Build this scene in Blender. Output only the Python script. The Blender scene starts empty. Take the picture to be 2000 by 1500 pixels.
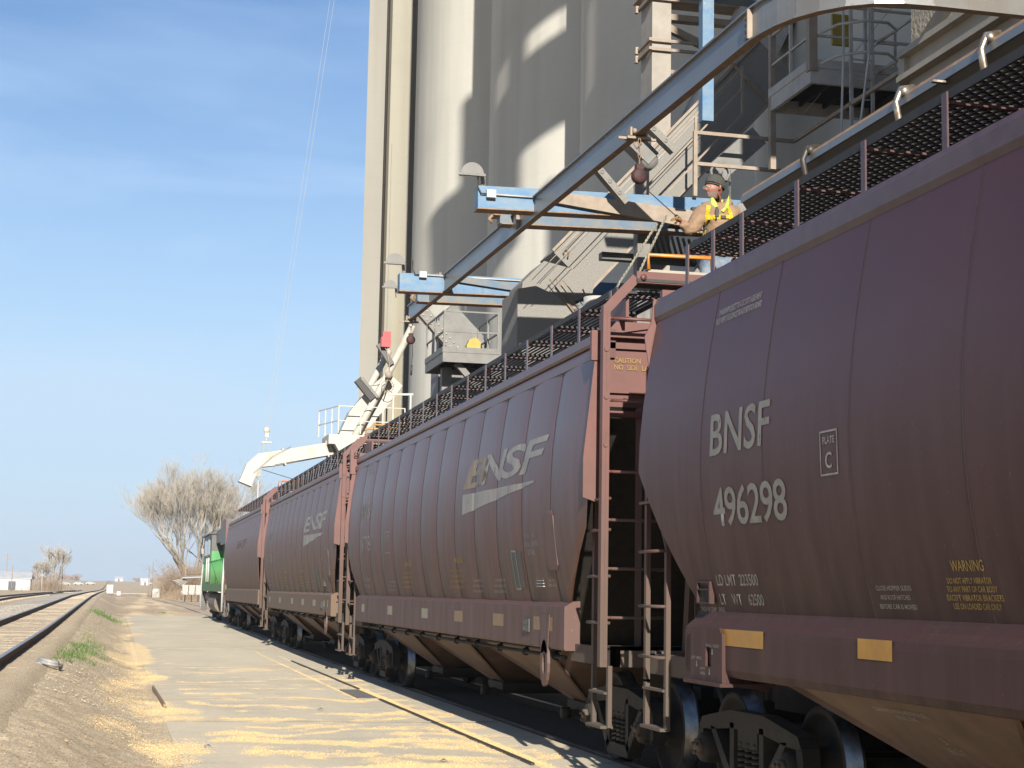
import bpy, bmesh, math, random
from mathutils import Vector, Matrix, noise
random.seed(7)
S = bpy.context.scene
COL = S.collection
R = math.radians

# ------------------------------------------------------------------ camera
cam_d = bpy.data.cameras.new('camera'); cam = bpy.data.objects.new('camera', cam_d); COL.objects.link(cam)
cam_d.sensor_width = 36.0; cam_d.lens = 58.40; cam_d.clip_start = 0.1; cam_d.clip_end = 20000
YAW, PITCH, ROLL, EYE = 0.23213, 0.12527, 0.01770, 1.708
_f = Vector((math.sin(YAW)*math.cos(PITCH), math.cos(YAW)*math.cos(PITCH), math.sin(PITCH)))
_r = Vector((math.cos(YAW), -math.sin(YAW), 0)); _u = _r.cross(_f)
_r2 = _r*math.cos(ROLL)+_u*math.sin(ROLL); _u2 = -_r*math.sin(ROLL)+_u*math.cos(ROLL)
M = Matrix((_r2, _u2, -_f)).transposed().to_4x4(); M.translation = Vector((0, 0, EYE))
cam.matrix_world = M
S.camera = cam

# ------------------------------------------------------------------ light
AZ, EL = 0.144, math.atan(0.42)            # the sun's light travels towards +Y, a little to +X
sun_dir = Vector((math.sin(AZ)*math.cos(EL), math.cos(AZ)*math.cos(EL), -math.sin(EL)))
sd = bpy.data.lights.new('sun', 'SUN'); sun = bpy.data.objects.new('sun', sd); COL.objects.link(sun)
sd.energy = 4.8; sd.angle = R(0.53); sd.color = (1.0, 0.94, 0.84)
sun.rotation_euler = sun_dir.to_track_quat('-Z', 'Y').to_euler()
W = bpy.data.worlds.new('World'); S.world = W; W.use_nodes = True
nt = W.node_tree; bg = nt.nodes['Background']
sky = nt.nodes.new('ShaderNodeTexSky'); sky.sky_type = 'NISHITA'; sky.sun_disc = False
sky.sun_elevation = EL; sky.sun_rotation = math.pi+AZ; sky.air_density = 1.0; sky.dust_density = 0.4; sky.ozone_density = 2.0; sky.altitude = 600
tc = nt.nodes.new('ShaderNodeTexCoord'); mp = nt.nodes.new('ShaderNodeMapping'); mp.inputs['Scale'].default_value = (1.6, 1.6, 7.5)
mp.inputs['Rotation'].default_value = (0.0, 0.16, 0)
nz = nt.nodes.new('ShaderNodeTexNoise'); nz.inputs['Scale'].default_value = 1.9; nz.inputs['Detail'].default_value = 6; nz.inputs['Roughness'].default_value = 0.52; nz.inputs['Distortion'].default_value = 0.35
rp = nt.nodes.new('ShaderNodeValToRGB'); rp.color_ramp.elements[0].position = 0.45; rp.color_ramp.elements[1].position = 0.72
sx = nt.nodes.new('ShaderNodeSeparateXYZ'); hz = nt.nodes.new('ShaderNodeMapRange')
hz.inputs['From Min'].default_value = 0.0; hz.inputs['From Max'].default_value = 0.42; hz.inputs['To Min'].default_value = 0.95; hz.inputs['To Max'].default_value = 0.25
ml = nt.nodes.new('ShaderNodeMath'); ml.operation = 'MULTIPLY'
mx = nt.nodes.new('ShaderNodeMixRGB'); mx.inputs['Color2'].default_value = (6.2, 7.3, 8.6, 1)
L = nt.links.new
L(tc.outputs['Generated'], mp.inputs['Vector']); L(mp.outputs[0], nz.inputs['Vector']); L(nz.outputs['Fac'], rp.inputs['Fac'])
L(tc.outputs['Generated'], sx.inputs[0]); L(sx.outputs['Z'], hz.inputs['Value']); L(rp.outputs['Color'], ml.inputs[0]); L(hz.outputs[0], ml.inputs[1])
L(ml.outputs[0], mx.inputs['Fac']); L(sky.outputs[0], mx.inputs['Color1']); 
h2 = nt.nodes.new('ShaderNodeMapRange'); h2.interpolation_type = 'SMOOTHSTEP'
h2.inputs['From Min'].default_value = -0.02; h2.inputs['From Max'].default_value = 0.40; h2.inputs['To Min'].default_value = 0.94; h2.inputs['To Max'].default_value = 0.0
m3 = nt.nodes.new('ShaderNodeMixRGB'); m3.inputs['Color2'].default_value = (3.7, 5.0, 6.5, 1)
L(sx.outputs['Z'], h2.inputs['Value']); L(h2.outputs[0], m3.inputs['Fac']); L(mx.outputs[0], m3.inputs['Color1']); 
tn = nt.nodes.new('ShaderNodeMapRange'); tn.inputs['From Min'].default_value = 0.10; tn.inputs['From Max'].default_value = 0.40
m5 = nt.nodes.new('ShaderNodeMixRGB'); m5.blend_type = 'MULTIPLY'; m5.inputs['Color2'].default_value = (.60, .75, .92, 1)
L(sx.outputs['Z'], tn.inputs['Value']); L(tn.outputs[0], m5.inputs['Fac']); L(m3.outputs[0], m5.inputs['Color1']); L(m5.outputs[0], bg.inputs['Color'])
bg.inputs['Strength'].default_value = 0.068
S.view_settings.view_transform = 'Standard'; S.view_settings.look = 'None'; S.view_settings.gamma = 1
S.view_settings.exposure = 1.05

# ------------------------------------------------------------------ materials
def mat(name, col, rough=0.8, metal=0.0, col2=None, scale=6.0, stretch=(1, 1, 1), bump=0.0, bscale=40.0, lo=0.35, hi=0.65, spec=0.5, detail=6, hgrad=None, emit=None, speck=None, chips=0, lines=0):
    """principled material: base colour mixed with col2 by stretched object-space noise; hgrad=(colour,z0,z1,amount) is dirt that thickens downwards"""
    m = bpy.data.materials.new(name); m.use_nodes = True
    n = m.node_tree; b = n.nodes['Principled BSDF']
    b.inputs['Base Color'].default_value = (*col, 1); b.inputs['Roughness'].default_value = rough; b.inputs['Metallic'].default_value = metal
    b.inputs['Specular IOR Level'].default_value = spec
    t = n.nodes.new('ShaderNodeTexCoord'); g = n.nodes.new('ShaderNodeMapping'); g.inputs['Scale'].default_value = stretch
    n.links.new(t.outputs['Object'], g.inputs['Vector'])
    out = None
    if col2:
        z = n.nodes.new('ShaderNodeTexNoise'); z.inputs['Scale'].default_value = scale; z.inputs['Detail'].default_value = detail; z.inputs['Roughness'].default_value = 0.6
        r = n.nodes.new('ShaderNodeValToRGB'); r.color_ramp.elements[0].position = lo; r.color_ramp.elements[1].position = hi
        r.color_ramp.elements[0].color = (*col, 1); r.color_ramp.elements[1].color = (*col2, 1)
        n.links.new(g.outputs[0], z.inputs['Vector']); n.links.new(z.outputs['Fac'], r.inputs['Fac'])
        out = r.outputs['Color']
    if hgrad:
        c, z0, z1, amt = hgrad
        s = n.nodes.new('ShaderNodeSeparateXYZ'); n.links.new(t.outputs['Object'], s.inputs[0])
        a = n.nodes.new('ShaderNodeMapRange'); a.inputs['From Min'].default_value = z0; a.inputs['From Max'].default_value = z1
        a.inputs['To Min'].default_value = amt; a.inputs['To Max'].default_value = 0.0
        n.links.new(s.outputs['Z'], a.inputs['Value'])
        gg = n.nodes.new('ShaderNodeMapping'); gg.inputs['Scale'].default_value = (2.0, 2.0, 0.35); n.links.new(t.outputs['Object'], gg.inputs['Vector'])
        z2 = n.nodes.new('ShaderNodeTexNoise'); z2.inputs['Scale'].default_value = 3.0; z2.inputs['Detail'].default_value = 7
        n.links.new(gg.outputs[0], z2.inputs['Vector'])
        k = n.nodes.new('ShaderNodeMath'); k.operation = 'MULTIPLY_ADD'; k.inputs[1].default_value = 1.6; k.inputs[2].default_value = 0.2
        n.links.new(z2.outputs['Fac'], k.inputs[0])
        p = n.nodes.new('ShaderNodeMath'); p.operation = 'MULTIPLY'; p.use_clamp = True
        n.links.new(a.outputs[0], p.inputs[0]); n.links.new(k.outputs[0], p.inputs[1])
        mm = n.nodes.new('ShaderNodeMixRGB'); mm.inputs['Color2'].default_value = (*c, 1); mm.inputs['Color1'].default_value = (*col, 1)
        n.links.new(p.outputs[0], mm.inputs['Fac'])
        if out: n.links.new(out, mm.inputs['Color1'])
        out = mm.outputs[0]
        rr = n.nodes.new('ShaderNodeMapRange'); rr.inputs['To Min'].default_value = rough; rr.inputs['To Max'].default_value = min(1, rough+0.45)
        n.links.new(p.outputs[0], rr.inputs['Value']); n.links.new(rr.outputs[0], b.inputs['Roughness'])
    def _noise(sc, st, d=4):
        g3 = n.nodes.new('ShaderNodeMapping'); g3.inputs['Scale'].default_value = st; n.links.new(t.outputs['Object'], g3.inputs[0])
        z3 = n.nodes.new('ShaderNodeTexNoise'); z3.inputs['Scale'].default_value = sc; z3.inputs['Detail'].default_value = d; n.links.new(g3.outputs[0], z3.inputs[0]); return z3.outputs['Fac']
    def _mask(f, lo_, hi_, amt=1.0):
        r3 = n.nodes.new('ShaderNodeMapRange'); r3.inputs['From Min'].default_value = lo_; r3.inputs['From Max'].default_value = hi_; r3.inputs['To Max'].default_value = amt; n.links.new(f, r3.inputs['Value']); return r3.outputs[0]
    def _over(f, c):
        global_out = out
        m4 = n.nodes.new('ShaderNodeMixRGB'); n.links.new(f, m4.inputs[0]); m4.inputs['Color2'].default_value = (*c, 1); m4.inputs['Color1'].default_value = (*col, 1)
        if out: n.links.new(out, m4.inputs['Color1'])
        return m4.outputs[0]
    if speck:   # scuffs, drips and flecks of grain dust on the paint
        out = _over(_mask(_noise(5.5, (1, 1.6, .10), 6), .60, .78, .45), speck)
        out = _over(_mask(_noise(9.0, (1, 3.0, .06), 5), .62, .74, .40), tuple(q*.35 for q in col))
        out = _over(_mask(_noise(42, (1, 1, .6), 2), .70, .76, .7), tuple(q*2.2 for q in speck))
    if lines:   # slip-form lift marks and water streaks
        s5 = n.nodes.new('ShaderNodeSeparateXYZ'); n.links.new(t.outputs['Object'], s5.inputs[0])
        mm_ = n.nodes.new('ShaderNodeMath'); mm_.operation = 'FRACT'; d5 = n.nodes.new('ShaderNodeMath'); d5.operation = 'MULTIPLY'; d5.inputs[1].default_value = 1/lines
        n.links.new(s5.outputs['Z'], d5.inputs[0]); n.links.new(d5.outputs[0], mm_.inputs[0])
        out = _over(_mask(mm_.outputs[0], .955, 1.0, .16), tuple(q*.6 for q in col))
        out = _over(_mask(_noise(.8, (1, 1, .035), 8), .52, .74, .45), tuple(q*.62 for q in col))
        out = _over(_mask(_noise(.35, (.6, .6, 1.0), 8), .50, .75, .30), tuple(q*.70 for q in col))
    if chips:
        ch = _mask(_noise(chips, (1, 1.6, .7), 6), .285, .33); n.links.new(ch, b.inputs['Alpha'])
    if out: n.links.new(out, b.inputs['Base Color'])
    if bump:
        z = n.nodes.new('ShaderNodeTexNoise'); z.inputs['Scale'].default_value = bscale; z.inputs['Detail'].default_value = 5
        n.links.new(g.outputs[0], z.inputs['Vector'])
        q = n.nodes.new('ShaderNodeBump'); q.inputs['Strength'].default_value = bump; q.inputs['Distance'].default_value = 0.02
        n.links.new(z.outputs['Fac'], q.inputs['Height']); n.links.new(q.outputs[0], b.inputs['Normal'])
    if emit:
        b.inputs['Emission Color'].default_value = (*emit[0], 1); b.inputs['Emission Strength'].default_value = emit[1]
    return m

dust = (0.072, 0.040, 0.027)
MT = dict(
 paint_new=mat('oxide_paint_clean', (0.056, 0.0150, 0.0125), 0.42, speck=(.058, .026, .020), col2=(0.050, 0.0115, 0.0105), scale=1.2, stretch=(1, 1, .4), bump=0.05, bscale=2.2, hgrad=((0.030, 0.0115, 0.0075), 1.5, 3.3, 0.7)),
 paint_old=mat('oxide_paint_weathered', (0.100, 0.031, 0.027), 0.36, speck=(.10, .065, .050), col2=(0.080, 0.040, 0.038), scale=1.6, stretch=(1, 2.2, .22), bump=0.10, bscale=3.0, hgrad=(dust, 1.6, 3.4, 0.6)),
 paint_oldest=mat('oxide_paint_dusty', (0.120, 0.050, 0.043), 0.42, speck=(.13, .095, .07), col2=(0.098, 0.054, 0.050), scale=1.8, stretch=(1, 2.5, .2), bump=0.10, bscale=3.0, hgrad=((0.12, 0.080, 0.050), 1.2, 3.4, 1.0)),
 paint_end=mat('oxide_paint_ends', (0.112, 0.038, 0.030), 0.5, col2=(0.090, 0.031, 0.024), scale=5, hgrad=((0.075, 0.057, 0.043), 0.9, 3.2, 1.0)),
 seam=mat('dark_weld_seam', (0.014, 0.007, 0.006), 0.5, col2=(0.022, 0.011, 0.009), scale=6),
 hopper=mat('dusty_hopper_sheet', (0.125, 0.075, 0.050), 0.75, col2=(0.075, 0.045, 0.032), scale=2.6, stretch=(1, 1, .6), bump=0.1),
 track_steel=mat('truck_cast_steel', (0.009, 0.008, 0.007), 0.8, col2=(0.022, 0.016, 0.011), scale=9, bump=0.25, bscale=30),
 wheel_tread=mat('polished_wheel_steel', (0.22, 0.22, 0.23), 0.35, metal=1.0, col2=(0.10, 0.10, 0.10), scale=8),
 black=mat('black_rubber', (0.018, 0.017, 0.016), 0.6, col2=(0.04, 0.036, 0.03), scale=14),
 grating=mat('dark_walkway_steel', (0.014, 0.013, 0.012), 0.6, metal=0.1, col2=(0.024, 0.020, 0.017), scale=8),
 post=mat('walkway_post_paint', (0.060, 0.028, 0.032), 0.40, col2=(0.075, 0.045, 0.045), scale=8),
 hatch=mat('hatch_cover_grey', (0.030, 0.028, 0.026), 0.5, metal=0.2, col2=(0.05, 0.036, 0.026), scale=5),
 hatch_rim=mat('hatch_rim_rust', (0.20, 0.11, 0.065), 0.6, col2=(0.30, 0.20, 0.12), scale=20),
 chrome=mat('bright_clip_steel', (0.42, 0.39, 0.34), 0.35, metal=0.8, col2=(0.2, 0.15, 0.1), scale=20),
 letter=mat('faded_grey_lettering', (0.20, 0.19, 0.17), 0.6, chips=14, col2=(0.15, 0.14, 0.12), scale=9),
 letter_old=mat('worn_logo_lettering', (0.25, 0.24, 0.22), 0.55, chips=7, col2=(0.15, 0.13, 0.12), scale=4, stretch=(1, 2, .3), lo=.45, hi=.8),
 letter_tan=mat('sun_tanned_lettering', (0.22, 0.17, 0.115), 0.55, chips=7, col2=(0.16, 0.12, 0.09), scale=5, stretch=(1, 2, .3)),
 stencil=mat('small_white_stencil', (0.27, 0.26, 0.24), 0.6, col2=(0.17, 0.155, 0.14), scale=14),
 stencil_y=mat('yellow_stencil', (0.30, 0.19, 0.02), 0.5, col2=(0.20, 0.12, 0.02), scale=14),
 reflector=mat('yellow_reflector_strip', (0.36, 0.18, 0.01), 0.3, col2=(0.28, 0.13, 0.01), scale=7),
 reflector_old=mat('aged_reflector_strip', (0.23, 0.14, 0.05), 0.5, col2=(0.16, 0.10, 0.055), scale=9),
 reflector_pale=mat('pale_reflector_strip', (0.27, 0.235, 0.165), 0.5, col2=(0.2, 0.165, 0.11), scale=9),
 panel_dark=mat('dark_stencil_panel', (0.035, 0.038, 0.036), 0.5),
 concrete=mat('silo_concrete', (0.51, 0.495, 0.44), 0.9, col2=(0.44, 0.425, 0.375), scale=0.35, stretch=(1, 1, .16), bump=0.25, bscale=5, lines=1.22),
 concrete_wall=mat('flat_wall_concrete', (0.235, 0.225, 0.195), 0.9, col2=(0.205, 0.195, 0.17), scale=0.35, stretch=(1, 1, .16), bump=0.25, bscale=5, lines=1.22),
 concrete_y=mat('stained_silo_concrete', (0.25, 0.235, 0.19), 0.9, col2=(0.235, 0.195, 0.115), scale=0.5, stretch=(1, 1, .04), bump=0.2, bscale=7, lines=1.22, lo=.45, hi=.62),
 stucco=mat('textured_bin_wall', (0.34, 0.30, 0.23), 0.92, col2=(0.26, 0.225, 0.17), scale=2.5, bump=1.0, bscale=16),
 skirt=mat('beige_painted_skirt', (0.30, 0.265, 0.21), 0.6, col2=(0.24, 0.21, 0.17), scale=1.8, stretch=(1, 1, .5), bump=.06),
 galv=mat('dusty_galvanised_steel', (0.205, 0.195, 0.175), 0.8, col2=(0.15, 0.14, 0.125), scale=40, bump=0.3, bscale=90),
 pale=mat('shade_lightened_steel', (0.40, 0.385, 0.355), 0.85, speck=(.33, .29, .24), col2=(0.32, 0.305, 0.28), scale=4, bump=.1),  # steel lightened to offset the shade on the upper spout, platform and cage
 galv2=mat('grey_painted_steel', (0.165, 0.16, 0.15), 0.65, speck=(.16, .135, .105), col2=(0.13, 0.125, 0.115), scale=4, bump=.05),
 beige=mat('beige_dusty_steel', (0.27, 0.22, 0.17), 0.75, col2=(0.21, 0.165, 0.125), scale=5, bump=.1),
 tower=mat('grey_beige_column', (0.27, 0.245, 0.21), 0.7, col2=(0.22, 0.195, 0.165), scale=3, bump=.1, bscale=60),
 blue=mat('light_blue_beam_paint', (0.055, 0.140, 0.255), 0.55, speck=(.16, .15, .13), col2=(0.12, 0.18, 0.235), scale=3.0, stretch=(1, 1, 2), bump=.05),
 blue_dk=mat('dusty_blue_beam_paint', (0.06, 0.115, 0.18), 0.6, col2=(0.14, 0.135, 0.12), scale=4),
 ibeam=mat('weathered_steel_beam', (0.235, 0.24, 0.24), 0.36, metal=0.6, speck=(.2, .16, .12), col2=(0.20, 0.185, 0.165), scale=1.4, stretch=(1, .3, 1), bump=.06, bscale=12),
 rust=mat('rusty_brown_steel', (0.16, 0.105, 0.07), 0.75, col2=(0.24, 0.16, 0.10), scale=12, bump=.15),
 rail_side=mat('rail_rust', (0.060, 0.042, 0.032), 0.8, col2=(0.11, 0.075, 0.05), scale=12),
 rail_top=mat('worn_rail_head', (0.40, 0.40, 0.41), 0.35, metal=0.8, col2=(0.30, 0.26, 0.22), scale=6),
 white=mat('white_boom_paint', (0.37, 0.35, 0.305), 0.55, col2=(0.27, 0.22, 0.15), scale=2.0, lo=.52, hi=.85, bump=.04),
 white_clean=mat('white_plastic', (0.40, 0.40, 0.39), 0.45, col2=(0.34, 0.33, 0.31), scale=5),
 red=mat('faded_red_paint', (0.42, 0.035, 0.04), 0.45, col2=(0.3, 0.03, 0.03), scale=9),
 dkred=mat('dark_red_reel', (0.045, 0.008, 0.009), 0.7, col2=(0.012, 0.005, 0.005), scale=14),
 yellow=mat('yellow_guard_paint', (0.36, 0.27, 0.03), 0.5, col2=(0.25, 0.19, 0.03), scale=6),
 orange=mat('orange_handrail_paint', (0.42, 0.17, 0.02), 0.4, col2=(0.34, 0.12, 0.02), scale=12),
 green=mat('green_locomotive_paint', (0.045, 0.24, 0.06), 0.5, speck=(.06, .12, .05), hgrad=((.10, .12, .06), 1.4, 2.8, .8), col2=(0.035, 0.19, 0.05), scale=2.5, stretch=(1, 1, .3)),
 loco_black=mat('black_locomotive_paint', (0.045, 0.047, 0.048), 0.45, col2=(0.08, 0.075, 0.065), scale=2),
 loco_tank=mat('dusty_fuel_tank', (0.16, 0.12, 0.085), 0.7, col2=(0.09, 0.07, 0.055), scale=3),
 glass=mat('dull_window_glass', (0.22, 0.26, 0.26), 0.12, col2=(0.30, 0.32, 0.30), scale=3),
 lampglass=mat('floodlight_lens', (0.32, 0.32, 0.29), 0.25, col2=(.22, .22, .2), scale=9),
 rope=mat('pale_rope', (0.27, 0.25, 0.20), 0.9, col2=(0.14, 0.13, 0.10), scale=60),
 skin=mat('weathered_skin', (0.25, 0.105, 0.07), 0.55, col2=(0.20, 0.075, 0.05), scale=9),
 beard=mat('grey_beard', (0.21, 0.165, 0.14), 0.9, col2=(0.15, 0.10, 0.08), scale=60, bump=.4, bscale=120),
 coat=mat('tan_work_coat', (0.245, 0.160, 0.098), 0.95, col2=(0.19, 0.118, 0.07), scale=7, bump=.5, bscale=22),
 jeans=mat('faded_blue_jeans', (0.075, 0.105, 0.15), 0.9, col2=(0.18, 0.21, 0.24), scale=9, bump=.3, bscale=30),
 beanie=mat('olive_knit_cap', (0.055, 0.054, 0.045), 0.95, col2=(0.04, 0.04, 0.032), scale=60, bump=.5, bscale=120),
 hiviz=mat('lime_hood_cloth', (0.40, 0.56, 0.08), 0.8, col2=(0.33, 0.48, 0.07), scale=12),
 webbing=mat('yellow_harness_webbing', (0.46, 0.35, 0.01), 0.6, col2=(0.38, 0.28, 0.01), scale=20),
 glove=mat('leather_glove', (0.25, 0.14, 0.05), 0.8, col2=(0.18, 0.09, 0.035), scale=20, bump=.3),
 boot=mat('brown_boot', (0.07, 0.045, 0.03), 0.6, col2=(.1, .07, .05), scale=10),
 bark=mat('pale_bark', (0.25, 0.22, 0.18), 0.9, col2=(0.19, 0.165, 0.135), scale=2),
 twig=mat('fine_twigs', (0.30, 0.265, 0.215), 0.9, col2=(0.25, 0.22, 0.18), scale=1),
 brush=mat('dry_brush', (0.25, 0.185, 0.12), 0.95, col2=(0.20, 0.145, 0.095), scale=1),
 hedge=mat('winter_wood', (0.17, 0.13, 0.11), 0.95, col2=(0.24, 0.18, 0.14), scale=.2),
 wood=mat('weathered_pole_wood', (0.27, 0.22, 0.165), 0.9, col2=(0.2, 0.16, 0.12), scale=3, stretch=(4, 4, .4)),
 tie=mat('weathered_tie_wood', (0.44, 0.37, 0.28), 0.95, col2=(0.30, 0.235, 0.165), scale=2.5, stretch=(.5, 8, 8), bump=.5, bscale=12),
 metal_siding=mat('white_metal_siding', (0.42, 0.42, 0.41), 0.6, col2=(0.35, 0.35, 0.34), scale=.8),
 siding_roof=mat('grey_metal_roof', (0.40, 0.41, 0.42), 0.5, col2=(0.34, 0.34, 0.34), scale=.6),
 dark_shed=mat('dark_shed_siding', (0.05, 0.055, 0.065), 0.7, col2=(0.08, 0.08, 0.085), scale=2),
 machine=mat('faded_white_planter_paint', (0.34, 0.33, 0.31), 0.6, col2=(0.23, 0.22, 0.19), scale=8),
 joint=mat('slab_joint_grime', (.20, .16, .11), .95, col2=(.34, .28, .19), scale=3),
 stone=mat('ballast_stone', (.42, .37, .31), .95, col2=(.26, .22, .18), scale=.9),
 leaf=mat('dry_leaves', (0.26, 0.15, 0.07), 0.9, col2=(0.40, 0.27, 0.13), scale=3),
 grass=mat('green_weeds', (0.055, 0.10, 0.022), 0.75, col2=(0.10, 0.15, 0.04), scale=5),
 kernel=mat('yellow_corn', (0.66, 0.47, 0.21), 0.6, col2=(0.56, 0.38, 0.15), scale=30),
 hose=mat('grey_corrugated_hose', (0.28, 0.28, 0.27), 0.7, col2=(0.2, 0.2, 0.19), scale=20),
)

# ------------------------------------------------------------------ mesh helper
class MB:
    def __init__(s): s.v = []; s.f = []; s.m = []; s.s = []
    def add(s, vs, fs, mi=0, smooth=False, T=None):
        o = len(s.v)
        s.v += [(T @ Vector(v)) if T else Vector(v) for v in vs]
        for f in fs: s.f.append(tuple(i+o for i in f)); s.m.append(mi); s.s.append(smooth)
        return s
    def box(s, c, d, rot=None, mi=0, T=None):
        x, y, z = d[0]/2, d[1]/2, d[2]/2
        vs = [Vector((a*x, b*y, e*z)) for a in (-1, 1) for b in (-1, 1) for e in (-1, 1)]
        if rot is not None: vs = [rot @ v for v in vs]
        vs = [v+Vector(c) for v in vs]
        return s.add(vs, [(0, 1, 3, 2), (4, 6, 7, 5), (0, 4, 5, 1), (2, 3, 7, 6), (0, 2, 6, 4), (1, 5, 7, 3)], mi, False, T)
    def bb(s, a, b, mi=0): # box from corner to corner
        return s.box([(a[i]+b[i])/2 for i in range(3)], [abs(a[i]-b[i]) for i in range(3)], mi=mi)
    def bar(s, a, b, w, h, mi=0, up=(0, 0, 1)):
        a, b = Vector(a), Vector(b); d = b-a; L_ = d.length
        if L_ < 1e-6: return s
        d.normalize(); u = Vector(up)
        if abs(d.dot(u)) > .999: u = Vector((0, 1, 0))
        x = d.cross(u).normalized(); z = x.cross(d).normalized()
        rot = Matrix((x, d, z)).transposed()
        return s.box((a+b)/2, (w, L_, h), rot, mi)
    def tube(s, pts, r, n=6, mi=0, closed=False, cap=True):
        pts = [Vector(p) for p in pts]; rs = r if isinstance(r, (list, tuple)) else [r]*len(pts)
        rings = []; prev = None
        for i, p in enumerate(pts):
            if closed: d = pts[(i+1) % len(pts)]-pts[i-1]
            else: d = (pts[min(i+1, len(pts)-1)]-pts[max(i-1, 0)])
            if d.length < 1e-9: d = Vector((0, 0, 1))
            d.normalize()
            if prev is None:
                u = Vector((0, 0, 1)) if abs(d.z) < .9 else Vector((1, 0, 0))
                x = d.cross(u).normalized()
            else:
                x = prev-d*prev.dot(d)
                x = x.normalized() if x.length > 1e-6 else d.orthogonal().normalized()
            prev = x; y = d.cross(x)
            rings.append([p+(x*math.cos(2*math.pi*k/n)+y*math.sin(2*math.pi*k/n))*rs[i] for k in range(n)])
        o = len(s.v)
        for g in rings: s.v += g
        m_ = len(rings)
        for i in range(m_ if closed else m_-1):
            a, b = o+i*n, o+((i+1) % m_)*n
            for k in range(n):
                s.f.append((a+k, a+(k+1) % n, b+(k+1) % n, b+k)); s.m.append(mi); s.s.append(n > 4)
        if cap and not closed and n > 2:
            s.f.append(tuple(o+k for k in reversed(range(n)))); s.m.append(mi); s.s.append(False)
            s.f.append(tuple(o+(m_-1)*n+k for k in range(n))); s.m.append(mi); s.s.append(False)
        return s
    def prism(s, poly, vec, mi=0, T=None): # planar polygon (3d points) extruded by vec
        n = len(poly); vec = Vector(vec); vs = [Vector(p) for p in poly]; vs += [p+vec for p in vs]
        fs = [tuple(reversed(range(n))), tuple(range(n, 2*n))]+[(i, (i+1) % n, (i+1) % n+n, i+n) for i in range(n)]
        return s.add(vs, fs, mi, False, T)
    def lathe(s, prof, n=24, axis='Z', c=(0, 0, 0), mi=0, smooth=True, mif=None):
        o = len(s.v); c = Vector(c)
        for (r, h) in prof:
            for k in range(n):
                a = 2*math.pi*k/n; x, y = r*math.cos(a), r*math.sin(a)
                s.v.append(c+(Vector((x, y, h)) if axis == 'Z' else Vector((h, x, y)) if axis == 'X' else Vector((x, h, y))))
        for i in range(len(prof)-1):
            for k in range(n):
                q = (o+i*n+k, o+i*n+(k+1) % n, o+(i+1)*n+(k+1) % n, o+(i+1)*n+k)
                s.f.append(q); s.m.append(mif[i] if mif else mi); s.s.append(smooth)
        return s
    def build(s, name, mats, parent=None, loc=None, recalc=True):
        me = bpy.data.meshes.new(name); me.from_pydata([tuple(v) for v in s.v], [], s.f); me.update()
        if not isinstance(mats, (list, tuple)): mats = [mats]
        for m in mats: me.materials.append(MT[m] if isinstance(m, str) else m)
        me.polygons.foreach_set('material_index', s.m); me.polygons.foreach_set('use_smooth', s.s)
        if recalc and len(s.f) < 60000:
            b = bmesh.new(); b.from_mesh(me); bmesh.ops.recalc_face_normals(b, faces=b.faces); b.to_mesh(me); b.free()
        o = bpy.data.objects.new(name, me); COL.objects.link(o)
        if parent: o.parent = parent
        if loc: o.location = loc
        return o

def tag(o, label=None, cat=None, group=None, kind=None):
    if label: o['label'] = label
    if cat: o['category'] = cat
    if group: o['group'] = group
    if kind: o['kind'] = kind
    return o
def empty(name, loc=(0, 0, 0), rz=0.0, label=None, cat=None, group=None):
    o = bpy.data.objects.new(name, None); COL.objects.link(o); o.location = loc; o.rotation_euler = (0, 0, rz); o.empty_display_size = .2
    return tag(o, label, cat, group)
def children(o): return [c for c in bpy.data.objects if c.parent == o]
def copy_tree(o, parent=None, skip=()):
    c = o.copy(); COL.objects.link(c); c.parent = parent
    for ch in children(o):
        if ch.name.split('.')[0] in skip: continue
        copy_tree(ch, c, skip)
    return c
def sm(a, b, x):
    t = max(0.0, min(1.0, (x-a)/(b-a))); return t*t*(3-2*t)
def fbm(x, y, s=1.0, o=3):
    v = 0; a = 1; t = 0
    for i in range(o): v += a*noise.noise(Vector((x*s, y*s, 3.7*i))); t += a; a *= .5; s *= 2.1
    return v/t

# ------------------------------------------------------------------ terrain
def rise(Y): return 0.0035*max(0.0, min(Y, 130.0)-42.0)
def hgt(X, Y):
    base = rise(Y)-0.05
    bank = 0.47*(1-sm(-1.0, 0.62, X)); bank -= 0.10*(1-sm(-5.6, -4.0, X)); bank -= 0.12*(1-sm(-14, -10.5, X))
    bank *= 1-0.45*sm(150, 420, Y)
    h = base+bank*(1 if Y < 700 else 1)
    far = sm(420, 1500, Y)*5.6+sm(1500, 4200, Y)*3.2*(0.6+noise.noise(Vector((X*.0006, Y*.0004, 2))))
    return h+far+sm(260, 900, abs(X))*noise.noise(Vector((X*.002, Y*.002, 0)))*2.5
def grid_sheet(name, xs, ys, fh, m, attr=None, kind='structure'):
    me = bpy.data.meshes.new(name); nx, ny = len(xs), len(ys)
    vs = [(x, y, fh(x, y)) for y in ys for x in xs]
    fs = [(j*nx+i, j*nx+i+1, (j+1)*nx+i+1, (j+1)*nx+i) for j in range(ny-1) for i in range(nx-1)]
    me.from_pydata(vs, [], fs); me.materials.append(m)
    me.polygons.foreach_set('use_smooth', [True]*len(fs))
    if attr:
        a = me.attributes.new('grain', 'FLOAT', 'POINT'); a.data.foreach_set('value', [attr(v[0], v[1]) for v in vs])
    o = bpy.data.objects.new(name, me); COL.objects.link(o); o['kind'] = kind
    return o
def frange(a, b, st):
    r = []; x = a
    while x < b-1e-6: r.append(x); x += st
    return r+[b]
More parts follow.
